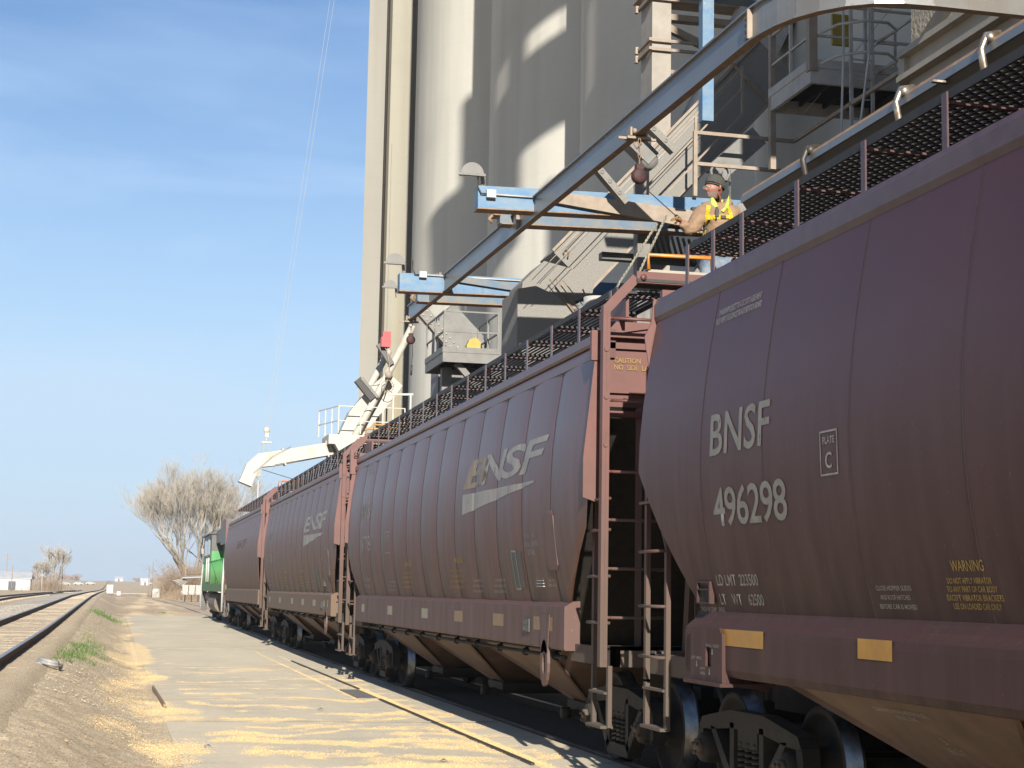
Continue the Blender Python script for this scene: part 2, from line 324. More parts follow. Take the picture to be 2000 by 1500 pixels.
def corn(X, Y):
    """how much spilled corn lies at a point: a drift along the slab's left edge, rakes across the slab, lines in the joints"""
    v = 0.0
    n1 = fbm(X*.55, Y*.13+9, 1.7, 4); n2 = fbm(X*.16+4, Y*.9, 1.6, 3)
    edge = math.exp(-((X-0.66-0.55*fbm(0, Y, .12)-.4*fbm(3, Y, .6))/0.50)**2)
    v = max(v, edge*(0.50+1.15*n1+.5*n2)*(1-.4*sm(60, 95, Y)))
    wx = X+.9*fbm(X*.8, Y*.35, 1.0, 2); wy = Y+1.6*fbm(X*.7+7, Y*.2, 1.0, 2)
    n3 = fbm(wx*.55, wy*1.25, 1.0, 4); n4 = fbm(X*2.2, Y*1.4, 1.6, 3)
    mid = sm(34, 19, Y)*sm(0.9, 1.7, X)*sm(5.1, 4.6, X)
    v = max(v, mid*(0.42+1.35*n3+.55*n4))
    v = max(v, (.22+1.0*n3+.4*n4)*sm(60, 30, Y)*sm(.9, 1.3, X)*sm(5.1, 4.7, X))
    for xc, y0, y1, w in ((3.86, 26, 46, .035), (4.32, 14, 30.6, .09), (4.28, 29, 44, .03)):
        if y0 < Y < y1: v = max(v, math.exp(-((X-xc)/w)**2)*(.95+n1))
    for yc in (26.5, 30.5, 37.0, 47.8):
        v = max(v, math.exp(-((Y-yc-.15*noise.noise(Vector((X*2, yc, 0))))/(.05+.003*yc))**2)*(.50+1.3*n1)*sm(.9, 1.2, X)*sm(4.9, 4.5, X))
    if X < .75: v = max(v, (0.36+.9*n1)*sm(-1.3, .2, X)*sm(90, 40, Y))
    return max(0.0, min(1.0, v))

def ground_mat(name, c1, c2, c3, grain=True, joints=False, bump=.5):
    m = bpy.data.materials.new(name); m.use_nodes = True; n = m.node_tree; b = n.nodes['Principled BSDF']; b.inputs['Roughness'].default_value = .93
    b.inputs['Specular IOR Level'].default_value = .25
    t = n.nodes.new('ShaderNodeTexCoord')
    def nz(s, d=6, st=(1, 1, 1), r=.6):
        g = n.nodes.new('ShaderNodeMapping'); g.inputs['Scale'].default_value = st; n.links.new(t.outputs['Object'], g.inputs[0])
        z = n.nodes.new('ShaderNodeTexNoise'); z.inputs['Scale'].default_value = s; z.inputs['Detail'].default_value = d; z.inputs['Roughness'].default_value = r; n.links.new(g.outputs[0], z.inputs[0]); return z.outputs['Fac']
    def ramp(f, lo, hi, a=(0, 0, 0), c=(1, 1, 1)):
        r = n.nodes.new('ShaderNodeValToRGB'); r.color_ramp.elements[0].position = lo; r.color_ramp.elements[1].position = hi
        r.color_ramp.elements[0].color = (*a, 1); r.color_ramp.elements[1].color = (*c, 1); n.links.new(f, r.inputs[0]); return r.outputs[0]
    def mix(f, a, c):
        x = n.nodes.new('ShaderNodeMixRGB')
        if isinstance(f, float): x.inputs[0].default_value = f
        else: n.links.new(f, x.inputs[0])
        for i, q in ((1, a), (2, c)):
            if isinstance(q, tuple): x.inputs[i].default_value = (*q, 1)
            else: n.links.new(q, x.inputs[i])
        return x.outputs[0]
    base = mix(ramp(nz(.5, 8, (1, .35, 1)), .38, .66), c1, c2)
    base = mix(ramp(nz(1.7, 7, (.5, 1.5, 1), .7), .52, .75), base, tuple(q*.72 for q in c2))
    base = mix(ramp(nz(26, 4), .50, .72), base, c3)
    fine = nz(95, 3)
    base = mix(ramp(nz(44, 3, (1, .6, 1), .75), .50, .62), base, tuple(q*.62 for q in c2)) if bump > .4 else base
    base = mix(ramp(nz(70, 2, (1, .6, 1), .75), .57, .66), base, tuple(min(.9, q*1.25) for q in c3)) if bump > .4 else base
    if grain:
        a = n.nodes.new('ShaderNodeAttribute'); a.attribute_name = 'grain'
        g = nz(55, 3, (1, .55, 1), .7)
        s = n.nodes.new('ShaderNodeMath'); s.operation = 'ADD'; n.links.new(a.outputs['Fac'], s.inputs[0]); n.links.new(g, s.inputs[1])
        f = ramp(s.outputs[0], .92, 1.32)
        cc = ramp(fine, .35, .7, (.66, .48, .25), (.82, .66, .42))
        base = mix(f, base, cc)
    n.links.new(base, b.inputs['Base Color'])
    q = n.nodes.new('ShaderNodeBump'); q.inputs['Strength'].default_value = bump; q.inputs['Distance'].default_value = .03
    ad = n.nodes.new('ShaderNodeMath'); ad.operation = 'MULTIPLY_ADD'; ad.inputs[1].default_value = .5; n.links.new(fine, ad.inputs[0]); n.links.new(nz(14, 5), ad.inputs[2])
    n.links.new(ad.outputs[0], q.inputs['Height']); n.links.new(q.outputs[0], b.inputs['Normal'])
    return m
m_dirt = ground_mat('dry_dirt_with_husks', (.54, .425, .28), (.41, .32, .21), (.68, .57, .41))
m_yard = ground_mat('rutted_dirt_yard', (.50, .375, .245), (.33, .235, .155), (.62, .50, .35), bump=.7)
m_slab = ground_mat('worn_concrete_slab', (.56, .485, .36), (.45, .40, .305), (.62, .54, .41), bump=.25)
m_field = ground_mat('winter_fields', (.50, .385, .245), (.40, .30, .185), (.58, .45, .29), grain=False)
m_gravel = ground_mat('grey_ballast', (.50, .44, .36), (.36, .315, .255), (.66, .60, .50), grain=False, bump=1.0)
m_darkg = ground_mat('oily_track_bed', (.12, .10, .08), (.09, .075, .06), (.17, .14, .11), grain=True, bump=.8)
# ground: one sheet reaching the horizon (finer near the camera)
xs = sorted(set(frange(-6000, -800, 800)+frange(-800, -100, 70)+frange(-100, -16, 7)+frange(-16, 12, .8)+frange(12, 60, 6)+frange(60, 400, 34)+frange(400, 6000, 700)))
ys = sorted(set(frange(-60, 10, 7)+frange(10, 60, 1.2)+frange(60, 160, 4)+frange(160, 600, 20)+frange(600, 3000, 120)+frange(3000, 9000, 600)))
grid_sheet('ground', xs, ys, lambda x, y: hgt(x, y)-.06, m_field)
# finer dirt strip between the slab and the near track, with spilled corn
grid_sheet('dirt_bank', frange(-1.50, .82, .055), frange(9, 30, .09)+frange(30.2, 96, .5)[0:], lambda x, y: hgt(x, y)+.012+(.045*fbm(x*3, y*2, 1.3)+.03*fbm(x*1.2, y*.5, 1.0))*sm(.8, .45, x)+(.028 if x > .6 else 0)*corn(x, y), m_dirt, corn)
# dirt yard beyond the slab
grid_sheet('dirt_yard', frange(-1.2, 9.0, .4), frange(91.5, 330, 2.0), lambda x, y: hgt(x, y)+.02+.07*fbm(x*.9, y*.08, 1.0)*sm(92, 104, y), m_yard, lambda x, y: .30+.45*fbm(x*.5, y*.05, 1.2)+.2*math.exp(-((x-1.2-.02*(y-90))/.6)**2)+.15*math.exp(-((x-3.2-.01*(y-90))/.5)**2))
# slab
PX0, PX1 = 0.74, 5.16
slab = grid_sheet('concrete_slab', frange(PX0, PX1, .055), frange(9, 40, .10)+frange(40.2, 93, .35), lambda x, y: rise(y)-.012+.006*fbm(x, y*.6, .8), m_slab, corn)
grid_sheet('track_bed', frange(5.34, 6.62, .32), frange(-6, 130, 1.2), lambda x, y: rise(y)-.075+.02*fbm(x*3, y*3, 1), m_darkg, lambda x, y: .1)
grid_sheet('slab_far_side', frange(6.80, 13.0, .6), frange(-6, 130, 1.5), lambda x, y: rise(y)-.02, m_darkg, lambda x, y: .2)
# joints and cast-in steel of the slab
mb = MB()
for a, b in (((.78, 30.4), (4.0, 30.65)), ((.78, 26.9), (4.0, 26.65)), ((.78, 36.5), (4.0, 36.9)), ((.80, 47.5), (5.1, 48)), ((.78, 77.4), (5.1, 81)), ((.8, 61), (5.1, 61.6)), ((.78, 22.3), (5.1, 22.0))):
    pts = [(a[0]+(b[0]-a[0])*t/12, a[1]+(b[1]-a[1])*t/12) for t in range(13)]
    for p, q in zip(pts[:-1], pts[1:]):
        mb.bar((p[0], p[1]+random.uniform(-.02, .02), rise(p[1])+.002), (q[0], q[1]+random.uniform(-.02, .02), rise(q[1])+.002), .010 if a[0] == b[0] else .022, .006)
o = mb.build('slab_joints', 'joint'); tag(o, kind='structure')
mb = MB()
for x, y0, y1 in ((4.20, 16.6, 26.6), (4.26, 29.3, 40.6)):
    mb.bar((x, y0, -.004), (x, y1, -.004), .022, .03); mb.bar((x+.03, y0, -.006), (x+.03, y1, -.006), .010, .035, mi=1)
o = mb.build('slab_channel', ['black', 'rust']); tag(o, 'narrow rusty steel drain channel let into the slab beside the rail', 'drain')
mb = MB().bb((3.92, 26.75, -.02), (4.20, 29.05, .006)); mb.bb((3.905, 26.73, -.02), (3.92, 29.07, .012), mi=1); mb.bb((4.20, 26.73, -.02), (4.215, 29.07, .012), mi=1)
o = mb.build('cover_plate', ['galv2', 'rust']); tag(o, 'grey rectangular steel cover plate set flush in the concrete slab', 'cover plate')
mb = MB().bar((.80, 24.6, .02), (.74, 29.1, .02), .03, .07)
o = mb.build('edge_angle', 'rust'); tag(o, 'short dark steel angle along the left edge of the slab', 'steel angle')

# ------------------------------------------------------------------ railway tracks
RH = .172
RPROF = [(-.07, -RH), (.07, -RH), (.068, -RH+.014), (.010, -RH+.034), (.009, -.042), (.035, -.034), (.036, -.006), (.028, 0), (-.028, 0), (-.036, -.006), (-.035, -.034), (-.009, -.042), (-.010, -RH+.034), (-.068, -RH+.014)]
def rail_mesh(X, ys, zf, xf=None):
    mb = MB(); n = len(RPROF)
    for y in ys:
        xx = X+(xf(y) if xf else 0)
        for (a, b) in RPROF: mb.v.append(Vector((xx+a, y, zf(y)+b)))
    for j in range(len(ys)-1):
        for k in range(n):
            mb.f.append((j*n+k, j*n+(k+1) % n, (j+1)*n+(k+1) % n, (j+1)*n+k)); mb.m.append(1 if k in (6, 7, 8) else 0); mb.s.append(False)
    mb.f.append(tuple(range(n))); mb.m.append(0); mb.s.append(False)
    return mb
def track(name, Xc, y0, y1, zf, label, tz=-.19, xf=None, ties=True, tie_len=2.12, step=.53, tymax=240):
    root = empty(name, (0, 0, 0), 0, label, 'railway track')
    ys = frange(y0, min(y1, 200), 5)+(frange(210, y1, 40) if y1 > 210 else [])
    for sx in (-1, 1): rail_mesh(Xc+sx*.7535, ys, zf, xf).build('rail', ['rail_side', 'rail_top'], root)
    if ties:
        mb = MB(); y = y0
        while y < min(y1, tymax):
            w = random.uniform(.20, .25); x0 = Xc+(xf(y) if xf else 0)+random.uniform(-.05, .05)
            a = random.uniform(-.015, .015)
            mb.box((x0, y, zf(y)+tz-.05+random.uniform(-.012, .006)), (tie_len+random.uniform(-.1, .1), w, .17), Matrix.Rotation(a, 3, 'Z'))
            y += step+random.uniform(-.03, .03)
        o = mb.build('sleepers', 'tie', root); o['kind'] = 'stuff'
    return root
zl = lambda y: .685+rise(y)*(1) + (hgt(-2.3, y)-hgt(-2.3, 150)-(rise(y)-rise(150)) if y > 150 else 0)
zl3 = lambda y: .50+rise(y) + (hgt(-8, y)-hgt(-8, 150)-(rise(y)-rise(150)) if y > 150 else 0)
zt = lambda y: rise(y)
track('railway_track', -2.27, 6, 1600, zl, 'nearer empty railway track at the left edge, its dark rails running to the horizon', xf=lambda y: 0.0)
track('railway_track', -8.0, 40, 420, zl3, 'farther empty railway track at the far left, beyond a gravel strip', step=.55, tymax=200)
track('railway_track', 6.02, -8, 330, zt, 'railway track under the grain hopper cars, sunk in the concrete slab', ties=True, tz=-.22, xf=lambda y: -.0006*max(0, y-90)**1.5 if y > 90 else 0)
# ballast between the rails and beside them
grid_sheet('ballast', frange(-5.6, -3.35, .25), frange(14, 120, .6)+frange(124, 420, 8), lambda x, y: zl(y)-.17-.10*sm(-3.8, -5.4, x)+.03*fbm(x*3, y*3, 1.2), m_gravel)
grid_sheet('ballast_infill', frange(-2.93, -1.60, .12), frange(14, 120, .5)+frange(124, 420, 8), lambda x, y: zl(y)-.158+.016*fbm(x*4, y*4, 1.2), m_dirt, lambda x, y: .27+.3*fbm(x, y, .8))
grid_sheet('ballast_shoulder', frange(-1.45, -.75, .1), frange(12, 120, .5)+frange(124, 420, 8), lambda x, y: zl(y)-.150-.165*sm(-1.10, -.75, x)+.03*fbm(x*4, y*4, 1.2), m_dirt, lambda x, y: .22+.35*fbm(x, y, .8))

# ------------------------------------------------------------------ hopper cars
# local frame: x across (negative towards the camera), y along the train, z from the rail
def lerp_prof(P, z):
    if z >= P[0][0]: return P[0][1]
    for (a, xa), (b, xb) in zip(P[:-1], P[1:]):
        if z >= b:
            t = (a-z)/(a-b); return xa+(xb-xa)*t
    return P[-1][1]
PROF = {'A': [(4.06, 1.515), (3.85, 1.555), (3.6, 1.598), (3.3, 1.640), (3.0, 1.668), (2.75, 1.676), (2.5, 1.668), (2.25, 1.645), (2.0, 1.600), (1.8, 1.555), (1.59, 1.500)],
        'B': [(4.00, 1.535), (3.8, 1.568), (3.5, 1.612), (3.2, 1.645), (2.9, 1.660), (2.6, 1.662), (2.35, 1.650), (2.1, 1.622), (1.85, 1.575), (1.60, 1.515)]}
PROF['C'] = PROF['B']
BREAK = {'A': (2.76, 8.36, 7.2), 'B': (2.40, 8.30, 7.25), 'C': (2.5, 8.30, 7.7)}
def yend(kind, z):
    zb, a, b = BREAK[kind]
    return a if z >= zb else a+(b-a)*(zb-z)/(zb-1.59)
def seams(kind):
    if kind == 'A': return [-8.36, -7.3, -6.1, -4.6, -3.1, -1.55, 0, 1.4, 2.75, 4.15, 5.55, 6.80, 8.36]
    if kind == 'B': return [-8.30]+[-6.92+i*(6.76+6.92)/11 for i in range(12)]+[8.30]
    return [-8.3]+[-7.9+i*15.8/22 for i in range(23)]+[8.3]
def ycols(kind):
    ss = seams(kind); out = []
    for a, b in zip(ss[:-1], ss[1:]):
        if kind == 'A': out += [(a+.012, 0), (a+.05, 1), ((a+b)/2, 1), (b-.05, 1), (b-.012, 0)]
        else:
            out += [(a+(b-a)*t, s_) for t, s_ in ((.0, 0), (.02, 0), (.09, .45), (.25, .8), (.5, 1), (.75, .8), (.91, .45), (.98, 0))]
    return out
def boff(kind, y):
    cs = COLC[kind]
    for (a, sa), (b, sb) in zip(cs[:-1], cs[1:]):
        if a <= y <= b: t = (y-a)/(b-a) if b > a else 0; return (sa+(sb-sa)*t)*AMP[kind]
    return 0
COLC = {k: ycols(k) for k in 'ABC'}; AMP = {'A': .0, 'B': .022, 'C': .016}
def side_x(kind, y, z): return lerp_prof(PROF[kind], z)+boff(kind, y)
def body_mesh(kind):
    mb = MB(); P = PROF[kind]; cs = [(y, s_) for y, s_ in COLC[kind]]
    for sg in (-1, 1):
        o = len(mb.v)
        for y, s_ in cs:
            for z, x in P:
                e = yend(kind, z); yy = max(-e, min(e, y)); mb.v.append(Vector((sg*(x+s_*AMP[kind]), yy, z)))
        n = len(P)
        for i in range(len(cs)-1):
            for k in range(n-1):
                q = [o+i*n+k, o+(i+1)*n+k, o+(i+1)*n+k+1, o+i*n+k+1]
                pts = [mb.v[t] for t in q]
                if (pts[0]-pts[1]).length < 1e-5 and (pts[3]-pts[2]).length < 1e-5: continue
                if (pts[0]-pts[1]).length < 1e-5: q = [q[0], q[2], q[3]]
                elif (pts[3]-pts[2]).length < 1e-5: q = q[:3]
                mb.f.append(tuple(q)); mb.m.append(0); mb.s.append(True)
    E_ = BREAK[kind][1]
    for y in seams(kind)[1:-1]:   # weld beads between the side sheets
        for sg in (-1, 1):
            vs = []
            for z, x in P:
                X = x+boff(kind, y); vs += [(sg*(X-.004), y-.009, z), (sg*(X+.0035), y, z), (sg*(X-.004), y+.009, z)]
            if abs(y) < yend(kind, 1.59): mb.add(vs, [(3*i+k, 3*i+k+1, 3*i+k+4, 3*i+k+3) for i in range(len(P)-1) for k in (0, 1)], 3)
    # roof, gently arched
    rp_ = [(-1.45, 4.20), (-.9, 4.30), (-.36, 4.35), (.36, 4.35), (.9, 4.30), (1.45, 4.20)]
    mb.add([(x, y, z) for y in (-E_, E_) for x, z in rp_], [(i, i+1, i+7, i+6) for i in range(5)], 0)
    # end sheets: short upright sheet then the slope sheet running under the car
    for sg in (-1, 1):
        mb.add([(-1.5, sg*(E_-.03), 4.2), (1.5, sg*(E_-.03), 4.2), (1.55, sg*(E_-.03), 3.5), (-1.55, sg*(E_-.03), 3.5), (1.46, sg*5.9, 1.10), (-1.46, sg*5.9, 1.10)], [(0, 1, 2, 3), (3, 2, 4, 5)], 1); mb.m[-1] = 2  # slope sheet in dark steel, painting in the shade of the gap
        mb.bb((-1.5, sg*(E_-.10), 4.17), (1.5, sg*(E_-.028), 4.33), mi=1)
        for zz in (3.66, 4.09): mb.bb((-1.48, sg*(E_-.035), zz-.03), (1.48, sg*(E_+.01), zz+.03), mi=1)
    return mb
def sweep_y(mb, prof, y0, y1, mi=0, cap=True):
    n = len(prof)
    fs = [(i, (i+1) % n, (i+1) % n+n, i+n) for i in range(n)]
    if cap: fs += [tuple(range(n)), tuple(range(n, 2*n))]
    mb.add([(x, y, z) for y in (y0, y1) for x, z in prof], fs, mi)
def hopper_mesh(yc, ht=1.55, hb=.32):
    mb = MB(); T = [(-1.47, yc-ht), (1.47, yc-ht), (1.47, yc+ht), (-1.47, yc+ht)]; B = [(-.55, yc-hb), (.55, yc-hb), (.55, yc+hb), (-.55, yc+hb)]
    mb.add([(x, y, 1.16) for x, y in T]+[(x, y, .46) for x, y in B], [(0, 1, 5, 4), (1, 2, 6, 5), (2, 3, 7, 6), (3, 0, 4, 7)])
    mb.bb((-.62, yc-hb-.14, .36), (.62, yc+hb+.14, .46), mi=1)
    mb.bar((-.75, yc, .33), (.75, yc, .33), .10, .08, mi=1); mb.lathe([(.0, -.82), (.07, -.82), (.07, -.72), (0, -.72)], 10, 'X', (0, yc, .33), mi=1)
    for s_ in (-1, 1): # stiffening flanges up the slope
        mb.bar((-1.45, yc+s_*(ht-.02), 1.14), (-.56, yc+s_*(hb+.01), .47), .03, .05)
    return mb
def wheelset(root_name, parent, y):
    mb = MB()
    for s_ in (-1, 1):
        prof = [(.0, .66), (.12, .66), (.12, .70), (.36, .715), (.40, .69), (.485, .69), (.482, .715), (.462, .725), (.455, .83), (.40, .83), (.385, .775), (.17, .755), (.15, .86), (.0, .86)]
        mb.lathe([(r, s_*h) for r, h in prof], 36, 'X', (0, y, .457), mif=[0, 0, 0, 0, 0, 1, 1, 1, 0, 0, 0, 0, 0])
    mb.tube([(-1.05, y, .457), (1.05, y, .457)], .075, 10)
    return mb.build('wheelset', ['track_steel', 'wheel_tread'], parent)
def truck(parent, yc):
    tr = bpy.data.objects.new('truck', None); COL.objects.link(tr); tr.parent = parent; tr.location = (0, yc, 0); tr.empty_display_size = .2
    for dy in (-.89, .89): wheelset('wheelset', tr, dy)
    for s_ in (-1, 1):
        mb = MB(); x0 = s_*1.0-.07; w = (.14, 0, 0)
        yz = lambda L_: [(x0, a, b) for a, b in L_]
        mb.prism(yz([(-1.10, .60), (-1.02, .70), (-.80, .735), (-.35, .80), (.35, .80), (.80, .735), (1.02, .70), (1.10, .60), (.80, .61), (.36, .655), (-.36, .655), (-.80, .61)]), w)
        for q in (-1, 1):
            mb.prism(yz([(q*1.10, .62), (q*1.14, .40), (q*1.06, .34), (q*.99, .44), (q*.99, .60)]), w)
            mb.prism(yz([(q*.82, .64), (q*.70, .63), (q*.26, .24), (q*.36, .18)]), w)
            mb.prism(yz([(q*.36, .70), (q*.27, .70), (q*.27, .24), (q*.36, .24)]), w)
            mb.lathe([(0, -.10), (.115, -.10), (.13, -.06), (.13, .06), (.10, .10), (0, .10)], 16, 'X', (s_*1.03, q*.89, .457))
            mb.lathe([(0, 0), (.075, 0), (.075, s_*.05), (0, s_*.05)], 6, 'X', (s_*1.12, q*.89, .457), mi=1)
            for k in range(3):
                a = k*2.09+.5; mb.lathe([(0, 0), (.018, 0), (.018, s_*.025), (0, s_*.025)], 6, 'X', (s_*1.17, q*.89+.045*math.cos(a), .457+.045*math.sin(a)), mi=1)
        mb.prism(yz([(-.40, .25), (.40, .25), (.34, .14), (-.34, .14)]), w)
        mb.build('side_frame', ['track_steel', 'rail_side'], tr)
        mb = MB()
        for q in (-.15, .0, .15):
            pts = [(s_*1.0+.065*math.cos(t*.7), q+.065*math.sin(t*.7), .27+t*.30/62) for t in range(62)]
            mb.tube(pts, .014, 5)
        mb.build('spring_nest', 'track_steel', tr)
    mb = MB().bb((-1.06, -.21, .52), (1.06, .21, .70)).bb((-.3, -.3, .70), (.3, .3, .82))
    for q in (-1, 1):
        mb.bar((-.9, q*.42, .40), (.9, q*.42, .40), .05, .10)
        for s_ in (-1, 1): mb.box((s_*.76, q*.40, .42), (.10, .07, .30))
    mb.build('bolster', 'track_steel', tr)
    return tr

def text_mesh(body, size, font_scale_x=1.0, align='CENTER', shear=0.0, bold=0.0, spacing=1.0):
    cu = bpy.data.curves.new('lettering', 'FONT'); cu.body = body; cu.size = size; cu.align_x = align; cu.shear = shear; cu.offset = bold; cu.space_character = spacing
    cu.resolution_u = 3; cu.fill_mode = 'FRONT'
    ob = bpy.data.objects.new('tmp', cu); COL.objects.link(ob)
    dg = bpy.context.evaluated_depsgraph_get(); dg.update()
    me = bpy.data.meshes.new_from_object(ob.evaluated_get(dg)); bpy.data.objects.remove(ob, do_unlink=True)
    return me
def on_side(me, kind, ya, yb, za, zb, mi, parent, name='lettering', flip=True, fit=True, plane=None):
    """lay a flat lettering mesh on the camera-side sheet of a car: ya is the left end as seen (far end), yb the right end"""
    b = bmesh.new(); b.from_mesh(me)
    xs_ = [v.co.x for v in b.verts]; ys_ = [v.co.y for v in b.verts]
    if not xs_: return
    x0, x1, y0, y1 = min(xs_), max(xs_), min(ys_), max(ys_)
    for v in b.verts:
        u = (v.co.x-x0)/(x1-x0); w = (v.co.y-y0)/(y1-y0)
        v.co = Vector((0, ya+(yb-ya)*u, za+(zb-za)*w))
    if plane is None:
        lo, hi = min(ya, yb), max(ya, yb)
        for y, s_ in COLC[kind]:
            if lo < y < hi: bmesh.ops.bisect_plane(b, geom=b.verts[:]+b.edges[:]+b.faces[:], plane_co=(0, y, 0), plane_no=(0, 1, 0), dist=1e-5)
        for z, x in PROF[kind]:
            if za < z < zb: bmesh.ops.bisect_plane(b, geom=b.verts[:]+b.edges[:]+b.faces[:], plane_co=(0, 0, z), plane_no=(0, 0, 1), dist=1e-5)
    for v in b.verts: v.co.x = -(side_x(kind, v.co.y, v.co.z)+.004) if plane is None else plane
    m2 = bpy.data.meshes.new(name); b.to_mesh(m2); b.free(); m2.materials.append(MT[mi])
    o = bpy.data.objects.new(name, m2); COL.objects.link(o); o.parent = parent
    bpy.data.meshes.remove(me)
    return o
def quad_mesh(polys):
    me = bpy.data.meshes.new('q'); vs = []; fs = []
    for p in polys: fs.append(tuple(range(len(vs), len(vs)+len(p)))); vs += [(a, b, 0) for a, b in p]
    me.from_pydata(vs, [], fs); return me

def ladder(mb, x, ya, yb, z0, z1, zs, r=.014, w=.05, bolts=True):
    """two stiles at ya and yb in the plane x, rungs between them"""
    for y in (ya, yb): mb.bb((x-.012, y-w/2, z0), (x+.05, y+w/2, z1))
    for z in zs:
        mb.tube([(x+.02, ya, z), (x-.07, ya, z), (x-.07, yb, z), (x+.02, yb, z)], r, 6)
        if bolts:
            for y in (ya, yb): mb.lathe([(0, 0), (.026, 0), (.026, -.03), (0, -.03)], 8, 'X', (x-.012, y, z))

def make_hopper(kind, yc, zoff, label, paint, pitch=0.0):
    root = empty('hopper_car', (CX, yc, zoff), 0, label, 'hopper car', 'covered grain hopper cars coupled in a train'); root.rotation_euler = (pitch, 0, 0)
    body_mesh(kind).build('body', [paint, 'paint_end', 'track_steel', 'seam'], root)
    E_ = BREAK[kind][1]
    for s_ in (-1, 1):
        # eave channel
        mb = MB()
        if kind == 'A': pr = [(1.40, 4.255), (1.475, 4.27), (1.515, 4.255), (1.535, 4.21), (1.535, 4.10), (1.520, 4.06), (1.50, 4.04), (1.40, 4.04)]
        else: pr = [(1.40, 4.245), (1.49, 4.26), (1.535, 4.235), (1.54, 4.15), (1.525, 4.125), (1.50, 4.12), (1.50, 4.09), (1.545, 4.085), (1.56, 4.06), (1.56, 3.985), (1.53, 3.97), (1.40, 3.97)]
        sweep_y(mb, [(s_*x, z) for x, z in pr], -E_-.01, E_+.01)
        mb.build('roof_edge', 'post' if kind == 'A' else paint, root)
        # side sill: flared shelf then a flat face
        mb = MB(); e = BREAK[kind][2]+.1
        pr = [(1.45, 1.60), (1.508, 1.595), (1.515, 1.575), (1.545, 1.53), (1.59, 1.495), (1.612, 1.47), (1.618, 1.42), (1.618, 1.18), (1.60, 1.135), (1.55, 1.12), (1.45, 1.12)] if kind == 'A' else [(1.45, 1.64), (1.52, 1.635), (1.57, 1.61), (1.615, 1.58), (1.615, 1.17), (1.60, 1.15), (1.45, 1.15)]
        sweep_y(mb, [(s_*x, z) for x, z in pr], -e, e)
        mb.build('side_sill', paint, root)
    for y in (-4.15, 0, 4.15) if kind == 'A' else (-4.35, 0, 4.35):
        hopper_mesh(y, 1.52 if kind == 'A' else 1.72).build('discharge_hopper', ['hopper', 'track_steel'], root)
    MB().bb((-.17, -9.0, .72), (.17, 9.0, 1.06)).build('centre_sill', 'track_steel', root)
    for s_ in (-1, 1):
        truck(root, s_*7.4)
        # coupler, end sill and end platform
        mb = MB().bb((-.11, s_*8.75, .80), (.11, s_*9.0, 1.02)); mb.prism([(-.16, s_*8.98, .78), (.12, s_*8.98, .78), (.16, s_*9.12, .78), (-.02, s_*9.14, .78), (-.16, s_*9.08, .78)], (0, 0, .28))
        mb.build('coupler', 'track_steel', root)
        mb = MB().bb((-1.5, s_*8.55, 1.05), (1.5, s_*8.62, 1.24), mi=0).bb((-1.5, s_*8.40, 1.20), (1.5, s_*8.62, 1.24))
        mb.bb((-1.5, s_*7.2, 1.05), (-1.42, s_*8.62, 1.22)).bb((1.42, s_*7.2, 1.05), (1.5, s_*8.62, 1.22))
        for x in (-1.2, -.6, .6, 1.2): mb.bar((x, s_*8.45, 1.22), (x*.95, s_*(E_-.06), 3.5), .06, .06)
        mb.build('end_sill', 'paint_end', root)
        mb = MB(); mb.tube([(-.5, s_*8.7, .9), (-.45, s_*8.85, .62), (-.3, s_*9.05, .48), (-.2, s_*9.1, .55)], .028, 7)
        mb.build('air_hose', 'black', root)
    # ladders: one on each side of each end, with steps below the sill
    for s_ in (-1, 1):
        for xs in (-1, 1):
            mb = MB(); x = xs*1.52
            if kind == 'A':
                ya, yb = s_*8.56, s_*8.02
                for y in (ya, yb): mb.bb((x-.02, y-.028, .62 if y == yb else .98), (x+.02, y+.028, 2.68 if y == ya else 2.1))
                for z in (1.20, 1.62, 2.08, 2.50): mb.tube([(x, ya, z), (x+xs*.07, ya, z), (x+xs*.07, yb, z), (x, yb, z)], .015, 6)
                mb.tube([(x, yb, 2.05), (x, yb+s_*.02, 2.12), (x, (ya+yb)/2, 2.45), (x, ya, 2.68)], .02, 6)
                mb.bb((x-.02, ya-.028, .62), (x+.02, ya+.028, 1.0)); mb.bb((x-.06, min(ya, yb), .60), (x+.03, max(ya, yb), .625)); mb.bb((x-.04, min(ya, yb), .92), (x+.02, max(ya, yb), .94))
            else:
                ya, yb = s_*8.60, s_*8.10
                mb.bb((x+xs*.035, ya-.045, 1.05), (x+xs*.105, ya+.045, 4.42)); mb.bb((x-.02, yb-.035, 1.05), (x+.02, yb+.035, 2.62))
                for z in (1.45, 1.88, 2.31, 2.60): mb.tube([(x, ya, z), (x+xs*.07, ya, z), (x+xs*.07, yb, z), (x, yb, z)], .017, 6)
                for y in (ya, yb): mb.bb((x-.02, y-.03, .50), (x+.02, y+.03, 1.06))
                mb.bb((x-.08, min(ya, yb), .49), (x+.04, max(ya, yb), .515)); mb.bb((x-.05, min(ya, yb), .80), (x+.02, max(ya, yb), .82))
                for z in (3.10, 3.55, 4.0): mb.lathe([(0, 0), (.026, 0), (.026, s_*.014), (0, s_*.014)], 8, 'Y', (x+xs*.07, ya+s_*.045, z), smooth=False)
            mb.build('end_ladder', 'paint_end', root)
